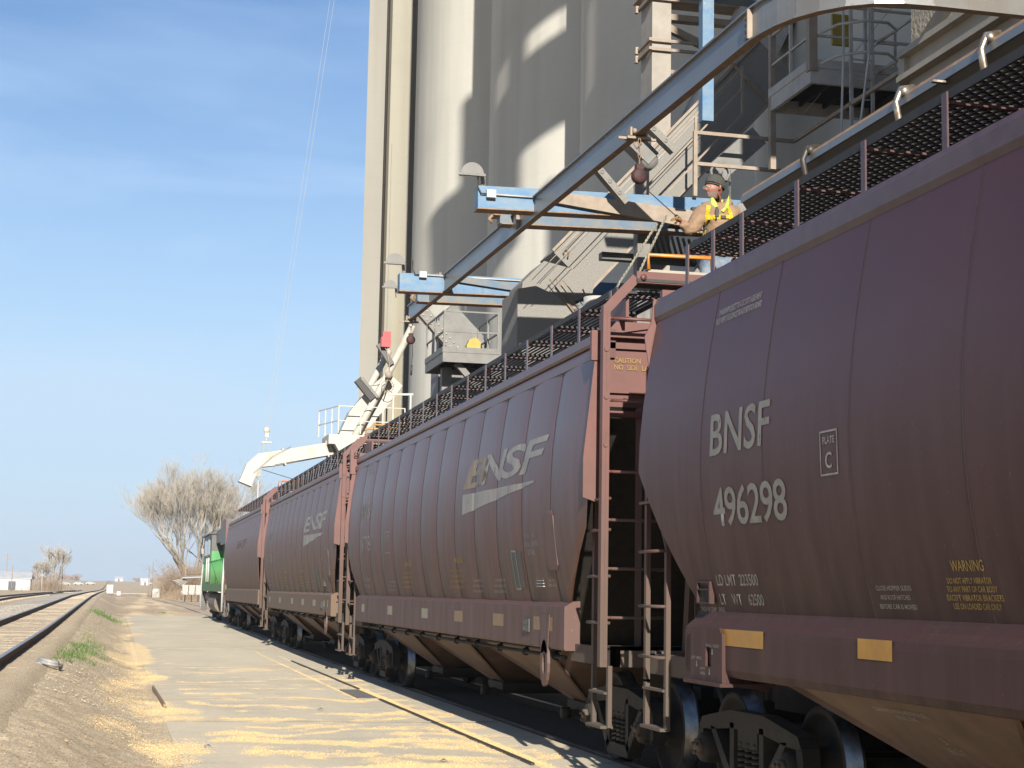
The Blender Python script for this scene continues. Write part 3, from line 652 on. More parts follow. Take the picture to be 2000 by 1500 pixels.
    if kind != 'A':
        for s_ in ((-1, 1) if kind == 'B' else (-1,)): # rungs across the end and the bent handrail over the top
            y = s_*8.62
            for q in (-1, 1):
                mb = MB()
                for z in (1.50, 1.95, 2.40, 2.85, 3.52, 4.30): mb.tube([(q*1.52, y, z), (q*.95, y, z), (q*.95, s_*8.3, z)], .016, 6)
                mb.bb((q*1.575-.015, y-.03, 1.1), (q*1.575+.015, y-.01, 4.36)); [mb.tube([(q*1.575, y, z), (q*1.52, y, z)], .016, 6) for z in (1.50, 1.95, 2.40, 2.85, 3.52, 4.30)]
                mb.build('end_rungs', 'paint_end', root)
            mb = MB()
            for z in (3.40, 4.16): mb.bb((-1.5, s_*8.29, z), (1.5, s_*8.37, z+.05))
            mb.build('end_stiffener', 'paint_end', root)
            mb = MB()
            for q in (-1, 1):
                pass
                mb.bar((q*1.59, y, 4.38), (q*1.30, y, 4.70), .09, .03, up=(0, 1, 0))
                mb.lathe([(0, 0), (.03, 0), (.03, s_*.03), (0, s_*.03)], 8, 'Y', (q*1.24, y+s_*.03, 4.70))
            mb.bb((-1.30, y-.03, 4.65), (1.30, y+.03, 4.76))
            mb.build('end_frame', 'paint_end', root)
            mb = MB(); mb.tube([(-1.18, y+s_*.02, 4.78), (-1.18, y, 4.93), (-.55, y, 4.94), (-.53, y, 4.78)], .02, 8)
            mb.build('orange_grab_rail', 'orange', root)
            mb = MB()
            for k in range(7): mb.bb((-1.3, s_*8.33+s_*.05*k, 4.66), (1.3, s_*8.33+s_*(.05*k+.028), 4.69))
            mb.bb((-1.18, s_*8.5-.03, 4.78), (-.5, s_*8.5+.03, 4.81), mi=1)
            mb.build('crossover_platform', ['grating', 'skirt'], root)
            for q in (-1, 1):
                mb = MB(); mb.prism([(q*1.50, s_*(E_+.02), 4.10), (q*1.60, s_*(E_+.02), 4.10), (q*1.72, s_*(E_+.02), 3.0), (q*1.72, s_*(E_+.02), 2.62), (q*1.50, s_*(E_+.02), 2.55)], (0, s_*.02, 0)); mb.bb((q*1.50, s_*(E_+.0), 3.93), (q*1.655, s_*(E_+.06), 4.22))
                mb.build('corner_post', 'paint_end', root)
            mb = MB(); mb.bb((-1.36, s_*(E_-.25)-.45, 4.34), (-1.33, s_*(E_-.25)+.45, 4.52)); mb.build('toe_board', 'paint_end', root)
    else:
        for s_ in (-1, 1):
            for q in (-1, 1):
                mb = MB(); mb.prism([(q*1.40, s_*(E_+.02), 4.24), (q*1.54, s_*(E_+.02), 4.27), (q*1.56, s_*(E_+.02), 4.05), (q*1.62, s_*(E_+.02), 3.93), (q*1.55, s_*(E_+.02), 3.50), (q*1.40, s_*(E_+.02), 3.40)], (0, s_*.015, 0))
                mb.build('corner_post', 'paint_end', root)
    # roof walkways, their posts
    WZ = 4.685
    for s_ in (-1, 1):
        mb = MB(); x0, x1 = (.78, 1.315) if kind != 'A' else (.74, 1.315)
        y0, y1 = -8.12, (8.12 if kind != 'C' else 6.2)
        if kind == 'A':
            nb = 10
            for k in range(nb+1):
                x = x0+(x1-x0)*k/nb; mb.bb((s_*(x-.009), y0, WZ-.03), (s_*(x+.009), y1, WZ))
            yy = y0; i = 0
            while yy < y1:
                for k in range(nb):
                    xa = x0+(x1-x0)*k/nb; xb = x0+(x1-x0)*(k+1)/nb; d = .045 if k % 2 else 0
                    mb.bb((s_*xa, yy+d-.021, WZ-.020), (s_*xb, yy+d+.021, WZ-.014))
                yy += .09; i += 1
        else:
            nb = 9
            for k in range(nb+1):
                x = x0+(x1-x0)*k/nb; mb.bb((s_*(x-.013), y0, WZ-.022), (s_*(x+.013), y1, WZ-.010))
            yy = y0
            while yy <= y1+.01: mb.bb((s_*x0, yy-.012, WZ-.045), (s_*x1, yy+.012, WZ-.022)); mb.bb((s_*x0, yy+.05, WZ-.045), (s_*x1, yy+.062, WZ-.022)); yy += 1.136
        mb.bb((s_*(x1+.012), y0-.02, WZ-.045), (s_*(x1+.03), y1+.02, WZ+.012)); mb.bb((s_*(x0-.03), y0-.02, WZ-.045), (s_*(x0-.012), y1+.02, WZ+.012))
        w_ = mb.build('roof_walkway', 'grating', root)
        ps = [8.04, 7.41, 6.77]+[5.69-1.1*i for i in range(12)]+[-8.04] if kind == 'A' else [7.95-1.136*i for i in range(15) if kind == 'B' or i > 1]
        for y in ps:
            mb = MB(); mb.bb((s_*(x1+.032), y-.032, 4.28), (s_*(x1+.044), y+.032, WZ+.0)); mb.bb((s_*(x1-.03), y-.032, 4.22), (s_*(x1+.044), y+.032, 4.285)); mb.bb((s_*(x0), y-.02, WZ-.07), (s_*(x1+.03), y+.02, WZ-.046))
            mb.build('walkway_post', 'post', w_)
    # hatch coaming along the centre line
    mb = MB(); mb.bb((-.34, -7.1, 4.30), (.34, 7.1, 4.56)); mb.build('hatch_coaming', paint, root)
    if kind != 'A':
        mb = MB(); sweep_y(mb, [(-.38, 4.53), (-.38, 4.60), (-.2, 4.66), (.2, 4.66), (.38, 4.60), (.38, 4.53)], -7.15, 7.15); mb.build('hatch_cover', 'hatch', root)
    # brake pipe along the sill
    if kind == 'A': return root
    mb = MB(); xx = -1.50; zz = 1.07
    mb.tube([(xx, -7.0, zz), (xx, 7.0, zz)], .022, 7)
    mb.tube([(xx+.05, -6.6, zz+.05), (xx+.05, 5.8, zz+.05)], .014, 6)
    for i in range(11):
        y = -6.6+i*1.28; mb.lathe([(0, -.03), (.045, -.03), (.045, .03), (0, .03)], 8, 'Y', (xx, y, zz)); mb.bar((xx, y, zz), (xx+.03, y, 1.16), .03, .03)
    mb.build('brake_pipe', 'track_steel' if kind != 'A' else 'hopper', root)
    return root

CX = 6.00
cars = {}
# --- first car
c1 = make_hopper('A', 5.19, 0.0, 'nearest dark oxide red grain hopper car numbered 496298, cut off by the right edge', 'paint_new')
def T1(body, ya, yb, za, zb, m='letter', shear=0, bold=.012, sp=1.0, car=None, kind='A', yc=5.19, **k):
    return on_side(text_mesh(body, 1.0, shear=shear, bold=bold, spacing=sp, **k), kind, ya-yc, yb-yc, za, zb, m, car or c1)
def f_(Y, z, cx=CX, kind='A'): # correct positions measured on the plane x=4.38 to the curved sheet
    X = 4.38
    for _ in range(4): X = cx-lerp_prof(PROF[kind], EYE+(z-EYE)*X/4.38)-.01
    return Y*X/4.38, EYE+(z-EYE)*X/4.38
def lay(body, Ya, Yb, za, zb, **k):
    kind = k.get('kind', 'A'); a, z1 = f_(Ya, zb, CX, kind); b, z0 = f_(Yb, za, CX, kind)
    a2, _ = f_(Ya, za, CX, kind); b2, _ = f_(Yb, zb, CX, kind)
    return T1(body, (a+a2)/2, (b+b2)/2, z0, z1, **k)
lay('BNSF', 11.94, 10.76, 2.765, 3.085)
lay('496298', 11.87, 10.46, 2.225, 2.52, sp=.92)
lay('LD LMT  223500', 11.80, 10.98, 1.79, 1.873, m='stencil')
lay('LT    WT    62500', 11.72, 10.87, 1.652, 1.732, m='stencil')
lay('2 INCH HF COMP   SHOES', 12.15, 11.62, 1.598, 1.632, m='stencil')
lay('OWNERSHIP SUBJECT TO A SECURITY AGREEMENT\nFILED WITH THE SURFACE TRANSPORTATION BOARD', 11.80, 10.88, 3.76, 3.865, m='stencil')
lay('PLATE', 9.87, 9.69, 2.69, 2.735, m='stencil'); lay('C', 9.83, 9.73, 2.53, 2.635, m='stencil')
def frame_on(Ya, Yb, za, zb, t, m, car, kind='A', yc=5.19):
    a, z1 = f_(Ya, zb, CX, kind); b, z0 = f_(Yb, za, CX, kind)
    h = z1-z0; w = abs(a-b)
    me = quad_mesh([[(0, 0), (w, 0), (w, t), (0, t)], [(0, h-t), (w, h-t), (w, h), (0, h)], [(0, t), (t, t), (t, h-t), (0, h-t)], [(w-t, t), (w, t), (w, h-t), (w-t, h-t)]])
    return on_side(me, kind, a-yc, b-yc, z0, z1, m, car, name='box_marking')
frame_on(9.92, 9.63, 2.485, 2.775, .012, 'stencil', c1)
lay('WARNING', 8.21, 7.86, 1.865, 1.925, m='stencil_y')
for i, (s_, a, b) in enumerate((('DO NOT APPLY VIBRATOR', 8.25, 7.78), ('TO ANY PART OF CAR BODY', 8.25, 7.72), ('EXCEPT VIBRATOR BRACKETS', 8.25, 7.66), ('USE ON LOADED CAR ONLY', 8.18, 7.68))):
    lay(s_, a, b, 1.805-.045*i-.005, 1.832-.045*i, m='stencil_y')
for i, (s_, a, b) in enumerate((('CLOSE HOPPER SLIDES', 9.12, 8.67), ('AND ROOF HATCHES', 9.06, 8.68), ('BEFORE CAR IS MOVED', 9.06, 8.60))):
    lay(s_, a, b, 1.762-.053*i, 1.79-.053*i, m='stencil')
def strip(car, yc, ya, yb, z0, z1, m, x=-1.6215):
    me = quad_mesh([[(0, 0), (1, 0), (1, 1), (0, 1)]]); return on_side(me, 'A', ya-yc, yb-yc, z0, z1, m, car, name='reflector_strip', plane=x)
for a, b in ((11.80, 10.86), (9.36, 8.90), (6.9, 6.44), (4.4, 3.94), (1.9, 1.44), (-.6, -1.5)): strip(c1, 5.19, a, b, 1.355, 1.475, 'reflector')
# jacking pad with holes at the far corner
mb = MB(); Y = 11.95-5.19
poly = [(-.33, 0), (.33, 0), (.33, .36), (.29, .40), (-.29, .40), (-.33, .36)]
for s_ in (-1,):
    yy = lambda p: (-1.645, Y+p[0], 1.08+p[1])
    mb.prism([yy((-.33, .26)), yy((.33, .26)), yy((.33, .36)), yy((.29, .40)), yy((-.29, .40)), yy((-.33, .36))], (.02, 0, 0))
    mb.prism([yy((-.33, .0)), yy((-.12, 0)), yy((-.12, .26)), yy((-.33, .26))], (.02, 0, 0)); mb.prism([yy((.0, .0)), yy((.33, 0)), yy((.33, .26)), yy((.0, .26))], (.02, 0, 0))
    mb.prism([yy((-.12, .0)), yy((.0, 0)), yy((.0, .11)), yy((-.12, .11))], (.02, 0, 0))
    mb.prism([(-1.645, Y-.33, 1.08), (-1.28, Y-.33, 1.02), (-1.28, Y-.33, 1.40), (-1.645, Y-.33, 1.44)], (0, -.02, 0))
    mb.bb((-1.68, Y-.40, 1.055), (-1.25, Y+.40, 1.08)); mb.bb((-1.62, Y+.05, 1.08), (-1.30, Y+.07, 1.40))
mb.build('jacking_bracket', 'paint_new', c1)
for t_, za, zb, ya, yb in (('PULL HERE', 1.335, 1.357, 11.93, 11.66), ('LIFT HERE', 1.235, 1.257, 12.26, 12.03), ('JACK', 1.16, 1.182, 12.06, 11.95), ('HERE', 1.125, 1.147, 12.06, 11.95)):
    on_side(text_mesh(t_, 1.0), 'A', ya-5.19, yb-5.19, za, zb, 'stencil', c1, plane=-1.6475)
for yv, zv in ((11.80, 1.275), (12.14, 1.175), (11.86, 1.125)):
    on_side(quad_mesh([[(-.2, .4), (.2, .4), (.2, 1), (-.2, 1)], [(-.5, .4), (0, 0), (.5, .4)]]), 'A', yv+.02-5.19, yv-.02-5.19, zv, zv+.048, 'stencil', c1, plane=-1.6475)
mb = MB(); a, b_ = 12.36-5.19, 12.06-5.19  # routing card board
for (u0, u1, w0, w1, t_) in ((0, 1, 0, .07, 1), (0, 1, .93, 1, 1), (0, .08, .07, .93, 1), (.92, 1, .07, .93, 1), (.08, .92, .60, .67, 1), (.08, .92, .07, .93, 0)):
    mb.bb((-1.555-.02*t_, a+(b_-a)*u0, 1.655+.17*w0), (-1.535, a+(b_-a)*u1, 1.655+.17*w1), mi=1-t_)
o = mb.build('card_holder', ['paint_new', 'track_steel'], c1)
# lettering on the near discharge hopper (small, dusty)
def on_slope(body, yc_, t0, t1, ya, yb, m='stencil'):
    me = text_mesh(body, 1.0); xs_ = [v.co.x for v in me.vertices]; ys_ = [v.co.y for v in me.vertices]; x0, x1, y0, y1 = min(xs_), max(xs_), min(ys_), max(ys_)
    for v in me.vertices:
        u = (v.co.x-x0)/(x1-x0); t = t0+(t1-t0)*(1-(v.co.y-y0)/(y1-y0)); yy = ya+(yb-ya)*u
        v.co = Vector((-1.47+.92*t-.004, yy, 1.16-.70*t-.004))
    me.materials.append(MT[m]); o = bpy.data.objects.new('lettering', me); COL.objects.link(o); o.parent = c1
on_slope('CLEAN FRAME GROOVES AND TOP OF SLIDES\nBEFORE CLOSING', 4.15, .16, .25, 4.6, 3.9)
on_slope('3', 4.15, .38, .44, 4.12, 4.08); on_slope('1656 CU FT', 4.15, .47, .53, 4.20, 3.98)
on_slope('SELF LOCK / UNLOCK\nGEARS GATE\nOPEN', 4.15, .60, .78, 3.98, 3.70)
# open hatch lid of the first car, standing up along its hinge
mb = MB(); hx, hz = -.40, 4.66
pr = [(-.38, 4.60), (-.64, 5.16), (-.68, 5.22), (-.66, 5.285), (-.62, 5.30), (-.57, 5.28), (-.55, 5.2), (-.34, 4.66)]
sweep_y(mb, pr, -7.0, 8.5)
lid = mb.build('hatch_cover', 'hatch', c1)
mb = MB(); sweep_y(mb, [(-.684, 5.265), (-.670, 5.295), (-.62, 5.312), (-.62, 5.302), (-.658, 5.283), (-.676, 5.26)], -7.0, 8.5); mb.build('hatch_rim', 'hatch_rim', lid)
mb = MB(); sweep_y(mb, [(-.690, 5.205), (-.690, 5.262), (-.684, 5.262), (-.684, 5.205)], -7.0, 8.5); mb.build('hatch_seal', 'ibeam', lid)
for y in (7.0, 5.35, 4.15, 1.9, -.4, -2.7, -5.0):
    mb = MB(); mb.tube([(-.60, y, 5.34), (-.70, y, 5.32), (-.74, y, 5.22), (-.72, y, 5.10), (-.62, y, 5.02), (-.50, y-.06, 4.98)], .026, 8); mb.lathe([(0, -.05), (.035, -.05), (.04, 0), (.035, .05), (0, .05)], 10, 'Y', (-.68, y, 5.30))
    mb.tube([(-.50, y-.06, 4.98), (-.56, y-.30, 4.90), (-.64, y-.36, 4.80)], .018, 7)
    mb.build('hatch_latch', 'chrome' if y in (5.35, 4.15) else 'hatch', lid)
mb = MB().bb((-.78, 4.72, 5.18), (-.62, 4.76, 5.195)); mb.build('latch_handle', 'chrome', lid)

# --- second and third cars
def dress_B(car, yc, number, faded=1.0, dense=True):
    K = dict(kind='B', car=car, yc=yc)
    lt = 'letter_old'
    def layB(body, Ya, Yb, za, zb, **k):
        k.update(K); a, z1 = f_(Ya, zb, CX, 'B'); b, z0 = f_(Yb, za, CX, 'B'); return T1(body, a, b, z0, z1, **k)
    d = yc-23.46
    # big slanted company lettering, drawn letter by letter so that the first can be tanned
    ends = [(20.98, 19.72, 'letter_tan'), (19.92, 18.72, lt), (18.86, 17.86, lt), (17.98, 16.86, lt)]
    for ch, (a, b, m_) in zip('BNSF', ends): layB(ch, a+d*1.017, b+d*1.017, 3.02, 3.37, m=m_ if dense else lt, shear=.24, bold=.024)
    a, _ = f_(21.14+d*1.017, 2.9, CX, 'B'); b, _ = f_(17.35+d*1.017, 2.9, CX, 'B')
    _, z1 = f_(1, 2.96, CX, 'B'); _, z0 = f_(1, 2.70, CX, 'B')
    on_side(quad_mesh([[(0, 0), (0.004, .97), (1, .82), (1, .74)]]), 'B', a-yc, b-yc, z0, z1, lt, car, name='wedge_marking')
    s_ = 'stencil'
    layB('BNSF', 30.25+d*1.017, 29.05+d*1.017, 2.98, 3.27, m='letter'); layB(number, 30.2+d*1.017, 28.75+d*1.017, 2.40, 2.68, m='letter')
    for i, (z, t_) in enumerate(((4.0, 'OWNERSHIP SUBJECT'), (3.93, 'TO A SECURITY'), (3.86, 'AGREEMENT FILED'), (3.79, 'WITH THE BOARD'))): layB(t_, 29.6+d*1.017, 29.0+d*1.017, z-.02, z+.02, m=s_)
    layB('LD LMT 223500', 29.9+d*1.017, 29.0+d*1.017, 1.87, 1.93, m=s_); layB('LT WT 62500', 29.9+d*1.017, 28.9+d*1.017, 1.76, 1.82, m=s_)
    a, z1 = f_(27.4+d*1.017, 2.72, CX, 'B'); b, z0 = f_(26.9+d*1.017, 2.38, CX, 'B')
    frame_on(27.45+d*1.017, 26.95+d*1.017, 2.32, 2.68, .015, s_, car, 'B', yc)
    layB('PLATE\nB', 27.38+d*1.017, 27.02+d*1.017, 2.38, 2.62, m=s_)
    for Y0 in (25.4, 21.6):
        layB('WARNING', Y0+.1+d*1.017, Y0-.6+d*1.017, 2.08, 2.16, m='stencil_y')
        for i, t_ in enumerate(('DO NOT APPLY VIBRATOR', 'TO ANY PART OF CAR BODY', 'EXCEPT VIBRATOR BRACKETS', 'USE ON LOADED CAR ONLY')): layB(t_, Y0+.25+d*1.017, Y0-.75+d*1.017, 1.97-.07*i, 2.005-.07*i, m='stencil_y')
    for Y0 in (26.6, 20.1, 18.9):
        for i, t_ in enumerate(('CLOSE HOPPER SLIDES', 'AND ROOF HATCHES', 'BEFORE CAR IS MOVED')): layB(t_, Y0+.3+d*1.017, Y0-.3+d*1.017, 1.84-.065*i, 1.87-.065*i, m=s_)
    layB('EW  9-1        H  9-1\nEXW 10-8     EXW 9-10\nCU FT 4650', 17.85+d*1.017, 17.1+d*1.017, 2.12, 2.36, m=s_)
    layB('2 INCH HF\nCOMP SHOES', 16.75+d*1.017, 16.4+d*1.017, 1.78, 1.86, m=s_)
    # lube stencil panel and card holder
    a, _ = f_(18.35+d*1.017, 2, CX, 'B'); b, _ = f_(17.85+d*1.017, 2, CX, 'B')
    on_side(quad_mesh([[(0, 0), (1, 0), (1, 1), (0, 1)]]), 'B', a-yc, b-yc, 1.76, 2.17, 'panel_dark', car, name='stencil_panel')
    o = frame_on(18.37+d*1.017, 17.83+d*1.017, 1.745, 2.185, .02, s_, car, 'B', yc)
    for v in o.data.vertices: v.co.x -= .004
    mb = MB()
    for k in range(5): mb.bb((-1.60, a-yc-1.35, 1.78+.03*k), (-1.575, a-yc-1.05, 1.792+.03*k))
    mb.build('card_holder', 'stencil', car)
    # reflector squares on the sill
    for i, (Y0, w, m_) in enumerate(((30.0, .35, 'reflector_pale'), (27.1, .5, 'reflector_pale'), (24.0, .5, 'reflector_pale'), (21.6, .55, 'reflector_old'), (19.3, .55, 'reflector_old'), (17.35, .42, 'reflector_old'), (16.95, .40, 'reflector_old'))):
        me = quad_mesh([[(0, 0), (1, 0), (1, 1), (0, 1)]]); on_side(me, 'B', Y0+d*1.0-yc, Y0-w+d*1.0-yc, 1.33, 1.47, m_ if dense else 'reflector_pale', car, name='reflector_strip', plane=-1.618)
    mb = MB(); mb.bb((-1.635, 17.75+d-yc, 1.30), (-1.618, 17.5+d-yc, 1.44)); o = mb.build('number_tag', 'panel_dark', car)
    me = text_mesh('147\n862', 1.0); on_side(me, 'B', 17.74+d-yc, 17.52+d-yc, 1.315, 1.425, 'stencil', car, plane=-1.638)
    # towing eye
    mb = MB(); y = 16.85+d-yc
    ring = lambda r0, r1: [((y+r0*math.cos(t), 1.0+r1*math.sin(t))) for t in [i*math.pi/8 for i in range(16)]]
    o1, o2 = ring(.15, .24), ring(.07, .12)
    for i in range(16):
        p = [(-1.628, *o1[i]), (-1.628, *o1[(i+1) % 16]), (-1.628, *o2[(i+1) % 16]), (-1.628, *o2[i])]; mb.prism(p, (.03, 0, 0))
    mb.prism([(-1.628, y-.13, 1.10), (-1.628, y+.13, 1.10), (-1.628, y+.20, 1.50), (-1.628, y-.20, 1.50)], (.01, 0, 0))
    mb.build('towing_eye', 'paint_old', car)
    # rounded reinforcement patch at the near end
    mb = MB(); pts = [(-7.05, 1.95), (-6.75, 1.95), (-6.70, 2.0), (-6.70, 2.5), (-6.75, 2.56), (-7.0, 2.56), (-7.07, 2.5), (-7.1, 2.0)]
    mb.prism([(-(side_x('B', a, b)+.012), a, b) for a, b in pts], (.015, 0, 0)); mb.build('patch_plate', 'paint_old', car)
c2 = make_hopper('B', 23.46, 0.0, 'second oxide red hopper car with pale slanted BNSF logo and number 477847', 'paint_old')
dress_B(c2, 23.46, '477847')
me = text_mesh('CAUTION\nNO  SIDE  LADDER', 1.0, align='LEFT')
b = bmesh.new(); b.from_mesh(me); xs_ = [v.co.x for v in b.verts]; ys_ = [v.co.y for v in b.verts]
for v in b.verts:
    u = (v.co.x-min(xs_))/(max(xs_)-min(xs_)); w = (v.co.y-min(ys_))/(max(ys_)-min(ys_)); v.co.z = 0
    v.tag = True; v.normal = (u, w, 0)
co = [((v.co.x-min(xs_))/(max(xs_)-min(xs_)), (v.co.y-min(ys_))/(max(ys_)-min(ys_))) for v in b.verts]
for v, (u, w) in zip(b.verts, co): v.co = Vector((-1.405+.50*u, -BREAK['B'][1]+.018, 3.86+.115*w))
m2 = bpy.data.meshes.new('lettering'); b.to_mesh(m2); b.free(); m2.materials.append(MT['stencil_y'])
o = bpy.data.objects.new('lettering', m2); COL.objects.link(o); o.parent = c2
c3 = make_hopper('B', 41.75, 0.02, 'third oxide red hopper car, dustier, its slanted BNSF logo faint', 'paint_oldest')
dress_B(c3, 41.75, '477805', dense=False)
# --- fourth car
c4 = make_hopper('C', 60.05, 0.07, 'fourth hopper car in line, plain brown sides, coupled to the green locomotive', 'paint_oldest')
on_side(text_mesh('BNSF', 1.0, shear=.3), 'C', 1.6, -3.2, 3.05, 3.32, 'hopper', c4)

# ------------------------------------------------------------------ locomotive
lo = empty('locomotive', (CX, 79.4, .10), 0, 'green and black diesel locomotive at the far head of the train', 'locomotive')
mb = MB(); mb.bb((-1.53, -9.0, 1.45), (1.53, 9.0, 1.80)); mb.bb((-.3, -9.3, .8), (.3, 9.3, 1.2)); mb.build('frame', 'green', lo)
mb = MB(); mb.prism([(-.95, -8.0, 1.80), (.95, -8.0, 1.80), (.95, -8.0, 3.7), (.6, -8.0, 4.0), (-.6, -8.0, 4.0), (-.95, -8.0, 3.7)], (0, 9.0, 0))
for k in range(9): mb.bb((-.965, -7.4+k*.9, 2.0), (.965, -6.75+k*.9, 3.3), mi=0)
mb.build('long_hood', 'green', lo)
mb = MB(); mb.bb((-.97, -8.02, 3.36), (.97, 1.02, 3.72)); mb.prism([(-.97, -8.02, 3.70), (.97, -8.02, 3.70), (.62, -8.02, 4.04), (-.62, -8.02, 4.04)], (0, 9.04, 0)); mb.bb((-1.42, -7.6, 3.5), (1.42, -4.2, 4.55)); mb.bb((-1.30, -3.9, 3.7), (1.30, .95, 4.30))
for y in (-7.2, -5.2, -1.5): mb.lathe([(0, 0), (.55, 0), (.5, .22), (0, .24)], 16, 'Z', (0, y, 4.03))
mb.tube([(-.95, -8.0, 4.1), (-.95, -8.0, 4.3), (.95, -8.0, 4.3)], .12, 8)
mb.build('roof_hood', 'loco_black', lo)
mb = MB(); mb.bb((-1.50, 1.0, 1.80), (1.50, 8.0, 3.35)); mb.build('cab', 'green', lo)
mb = MB(); mb.prism([(-1.505, 1.0, 3.35), (1.505, 1.0, 3.35), (1.505, 1.0, 4.18), (1.2, 1.0, 4.45), (-1.2, 1.0, 4.45), (-1.505, 1.0, 4.18)], (0, 7.0, 0)); mb.bb((-1.62, .9, 4.16), (1.62, 8.2, 4.20))
cb = mb.build('cab_roof', 'loco_black', lo)
for y in (2.0, 4.6):
    mb = MB(); mb.bb((-1.525, y, 3.12), (-1.50, y+2.1, 4.02)); mb.bb((-1.54, y+.08, 3.20), (-1.52, y+2.02, 3.94), mi=1); mb.build('cab_window', ['loco_black', 'glass'], lo)
mb = MB(); mb.prism([(-.9, 8.0, 1.8), (.9, 8.0, 1.8), (.9, 8.0, 3.1), (-.9, 8.0, 3.1)], (0, 1.0, 0)); mb.build('short_hood', 'green', lo)
mb = MB()
for y in [-8.6+.9*i for i in range(20)]: mb.tube([(-1.50, y, 1.8), (-1.50, y, 2.85)], .02, 5)
mb.tube([(-1.50, -8.6, 2.85), (-1.50, 8.6, 2.85)], .022, 5); mb.build('handrail', 'green', lo)
for y in (-8.9, 8.75):
    mb = MB(); sg = 1 if y > 0 else -1
    for d in (0, .45*sg): mb.tube([(-1.54, y-d, .62), (-1.54, y-d, 1.75), (-1.52, y-d, 2.3), (-1.50, y-d-.25*sg, 2.85)], .028, 6)
    mb.build('step_handrail', 'white_clean', lo)
    mb = MB(); [mb.bb((-1.53, y-.5, z), (-1.2, y+.1, z+.03)) for z in (.5, .85, 1.2)]; mb.bb((-1.5, y-.52, .45), (-1.25, y-.48, 1.5)); mb.build('steps', 'loco_black', lo)
mb = MB()
for y in (2.6, 4.2): mb.tube([(-1.53, y, 1.9), (-1.53, y, 3.05)], .05, 6)
mb.build('grab_iron', 'white_clean', lo)
mb = MB(); pr = [(-1.1, 1.38)]+[(-.98-.50*math.cos(a), .92+.46*math.sin(a)) for a in [1.3-.35*i for i in range(9)]]+[(1.1, .46), (1.40, .7), (1.45, 1.1), (1.1, 1.38)]; sweep_y(mb, pr, -2.2, 3.0)
mb.lathe([(0, -2.0), (.24, -2.0), (.28, -1.9), (.28, 1.5), (.2, 1.6), (0, 1.6)], 14, 'Y', (-1.15, 5.2, 1.18)); mb.build('fuel_tank', 'loco_tank', lo)
for yc in (-5.6, 5.6):
    tr = truck(lo, yc); 
mb = MB(); mb.bb((-1.60, 8.2, 3.35), (-1.50, 8.3, 3.62)); mb.build('number_light', 'lampglass', lo)

# ------------------------------------------------------------------ silos
def silo(name, x, y, r, h, label, m='concrete', n=72, cat='silo'):
    root = empty(name, (x, y, 0), 0, label, cat, 'concrete grain silos in a row')
    mb = MB(); mb.lathe([(r, -.5), (r, h), (r+.15, h), (r+.15, h+.6), (0, h+.6)], n, 'Z')
    mb.build('wall', m, root)
    return root
SX = 18.5
silo('grain_silo', SX, 72.6, 6.0, 60, 'tall concrete silo lit by the sun, its left half bright beside the dark pilaster joint')
silo('grain_silo', SX, 56.5, 6.0, 60, 'concrete silo behind the two floodlights, crossed by slanted patches of sunlight')
silo('grain_silo', 18.2, 47.5, 4.8, 60, 'shaded concrete silo behind the dusty loading spout')
silo('grain_silo', SX, 30.3, 6.0, 60, 'shaded concrete silo behind the caged ladder at upper right')
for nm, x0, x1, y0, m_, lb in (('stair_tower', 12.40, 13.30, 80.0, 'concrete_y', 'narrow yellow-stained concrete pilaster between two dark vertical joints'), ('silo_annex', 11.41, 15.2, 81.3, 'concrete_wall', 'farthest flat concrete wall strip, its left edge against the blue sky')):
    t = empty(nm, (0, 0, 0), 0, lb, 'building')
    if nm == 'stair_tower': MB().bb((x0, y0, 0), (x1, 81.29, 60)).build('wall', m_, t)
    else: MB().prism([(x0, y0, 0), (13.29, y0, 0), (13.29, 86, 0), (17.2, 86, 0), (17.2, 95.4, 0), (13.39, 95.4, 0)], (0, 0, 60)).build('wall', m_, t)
mb = MB(); mb.tube([(12.33, 80.9, .2), (12.33, 80.9, 60)], .07, 8); [mb.box((12.36, 80.9, z), (.16, .2, .08)) for z in (6, 14, 22, 30)]
o = mb.build('downpipe', 'track_steel'); tag(o, 'thin grey pipe running down the narrow concrete bin behind the red hoist', 'pipe')  # near-black pipe colour also stands in for the groove's shade
# headhouse at the right: textured wall with a steel skirt (its lit left face shows at the top right corner)
hh = empty('headhouse', (9.2, 10, 0), 0, 'beige textured concrete headhouse wall at the top right corner above the hopper car', 'building')
mb = MB(); mb.bb((0, -9, 8.05), (13, 8, 46)); mb.build('wall', 'stucco', hh)
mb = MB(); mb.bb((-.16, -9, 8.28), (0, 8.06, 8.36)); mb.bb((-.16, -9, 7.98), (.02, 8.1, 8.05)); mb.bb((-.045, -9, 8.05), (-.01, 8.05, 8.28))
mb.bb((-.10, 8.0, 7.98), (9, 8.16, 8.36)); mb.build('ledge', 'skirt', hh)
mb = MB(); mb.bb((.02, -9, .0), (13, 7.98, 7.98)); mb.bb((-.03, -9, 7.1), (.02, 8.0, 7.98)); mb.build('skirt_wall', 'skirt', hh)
mb = MB(); pts = [(-.012+.01*math.sin(i*1.7), 8-.35*i, 8.98+.05*noise.noise(Vector((i*.8, 0, 0)))+.02*math.sin(i)) for i in range(30)]; mb.tube(pts, .022, 5); mb.build('drip_seam', 'stucco', hh)
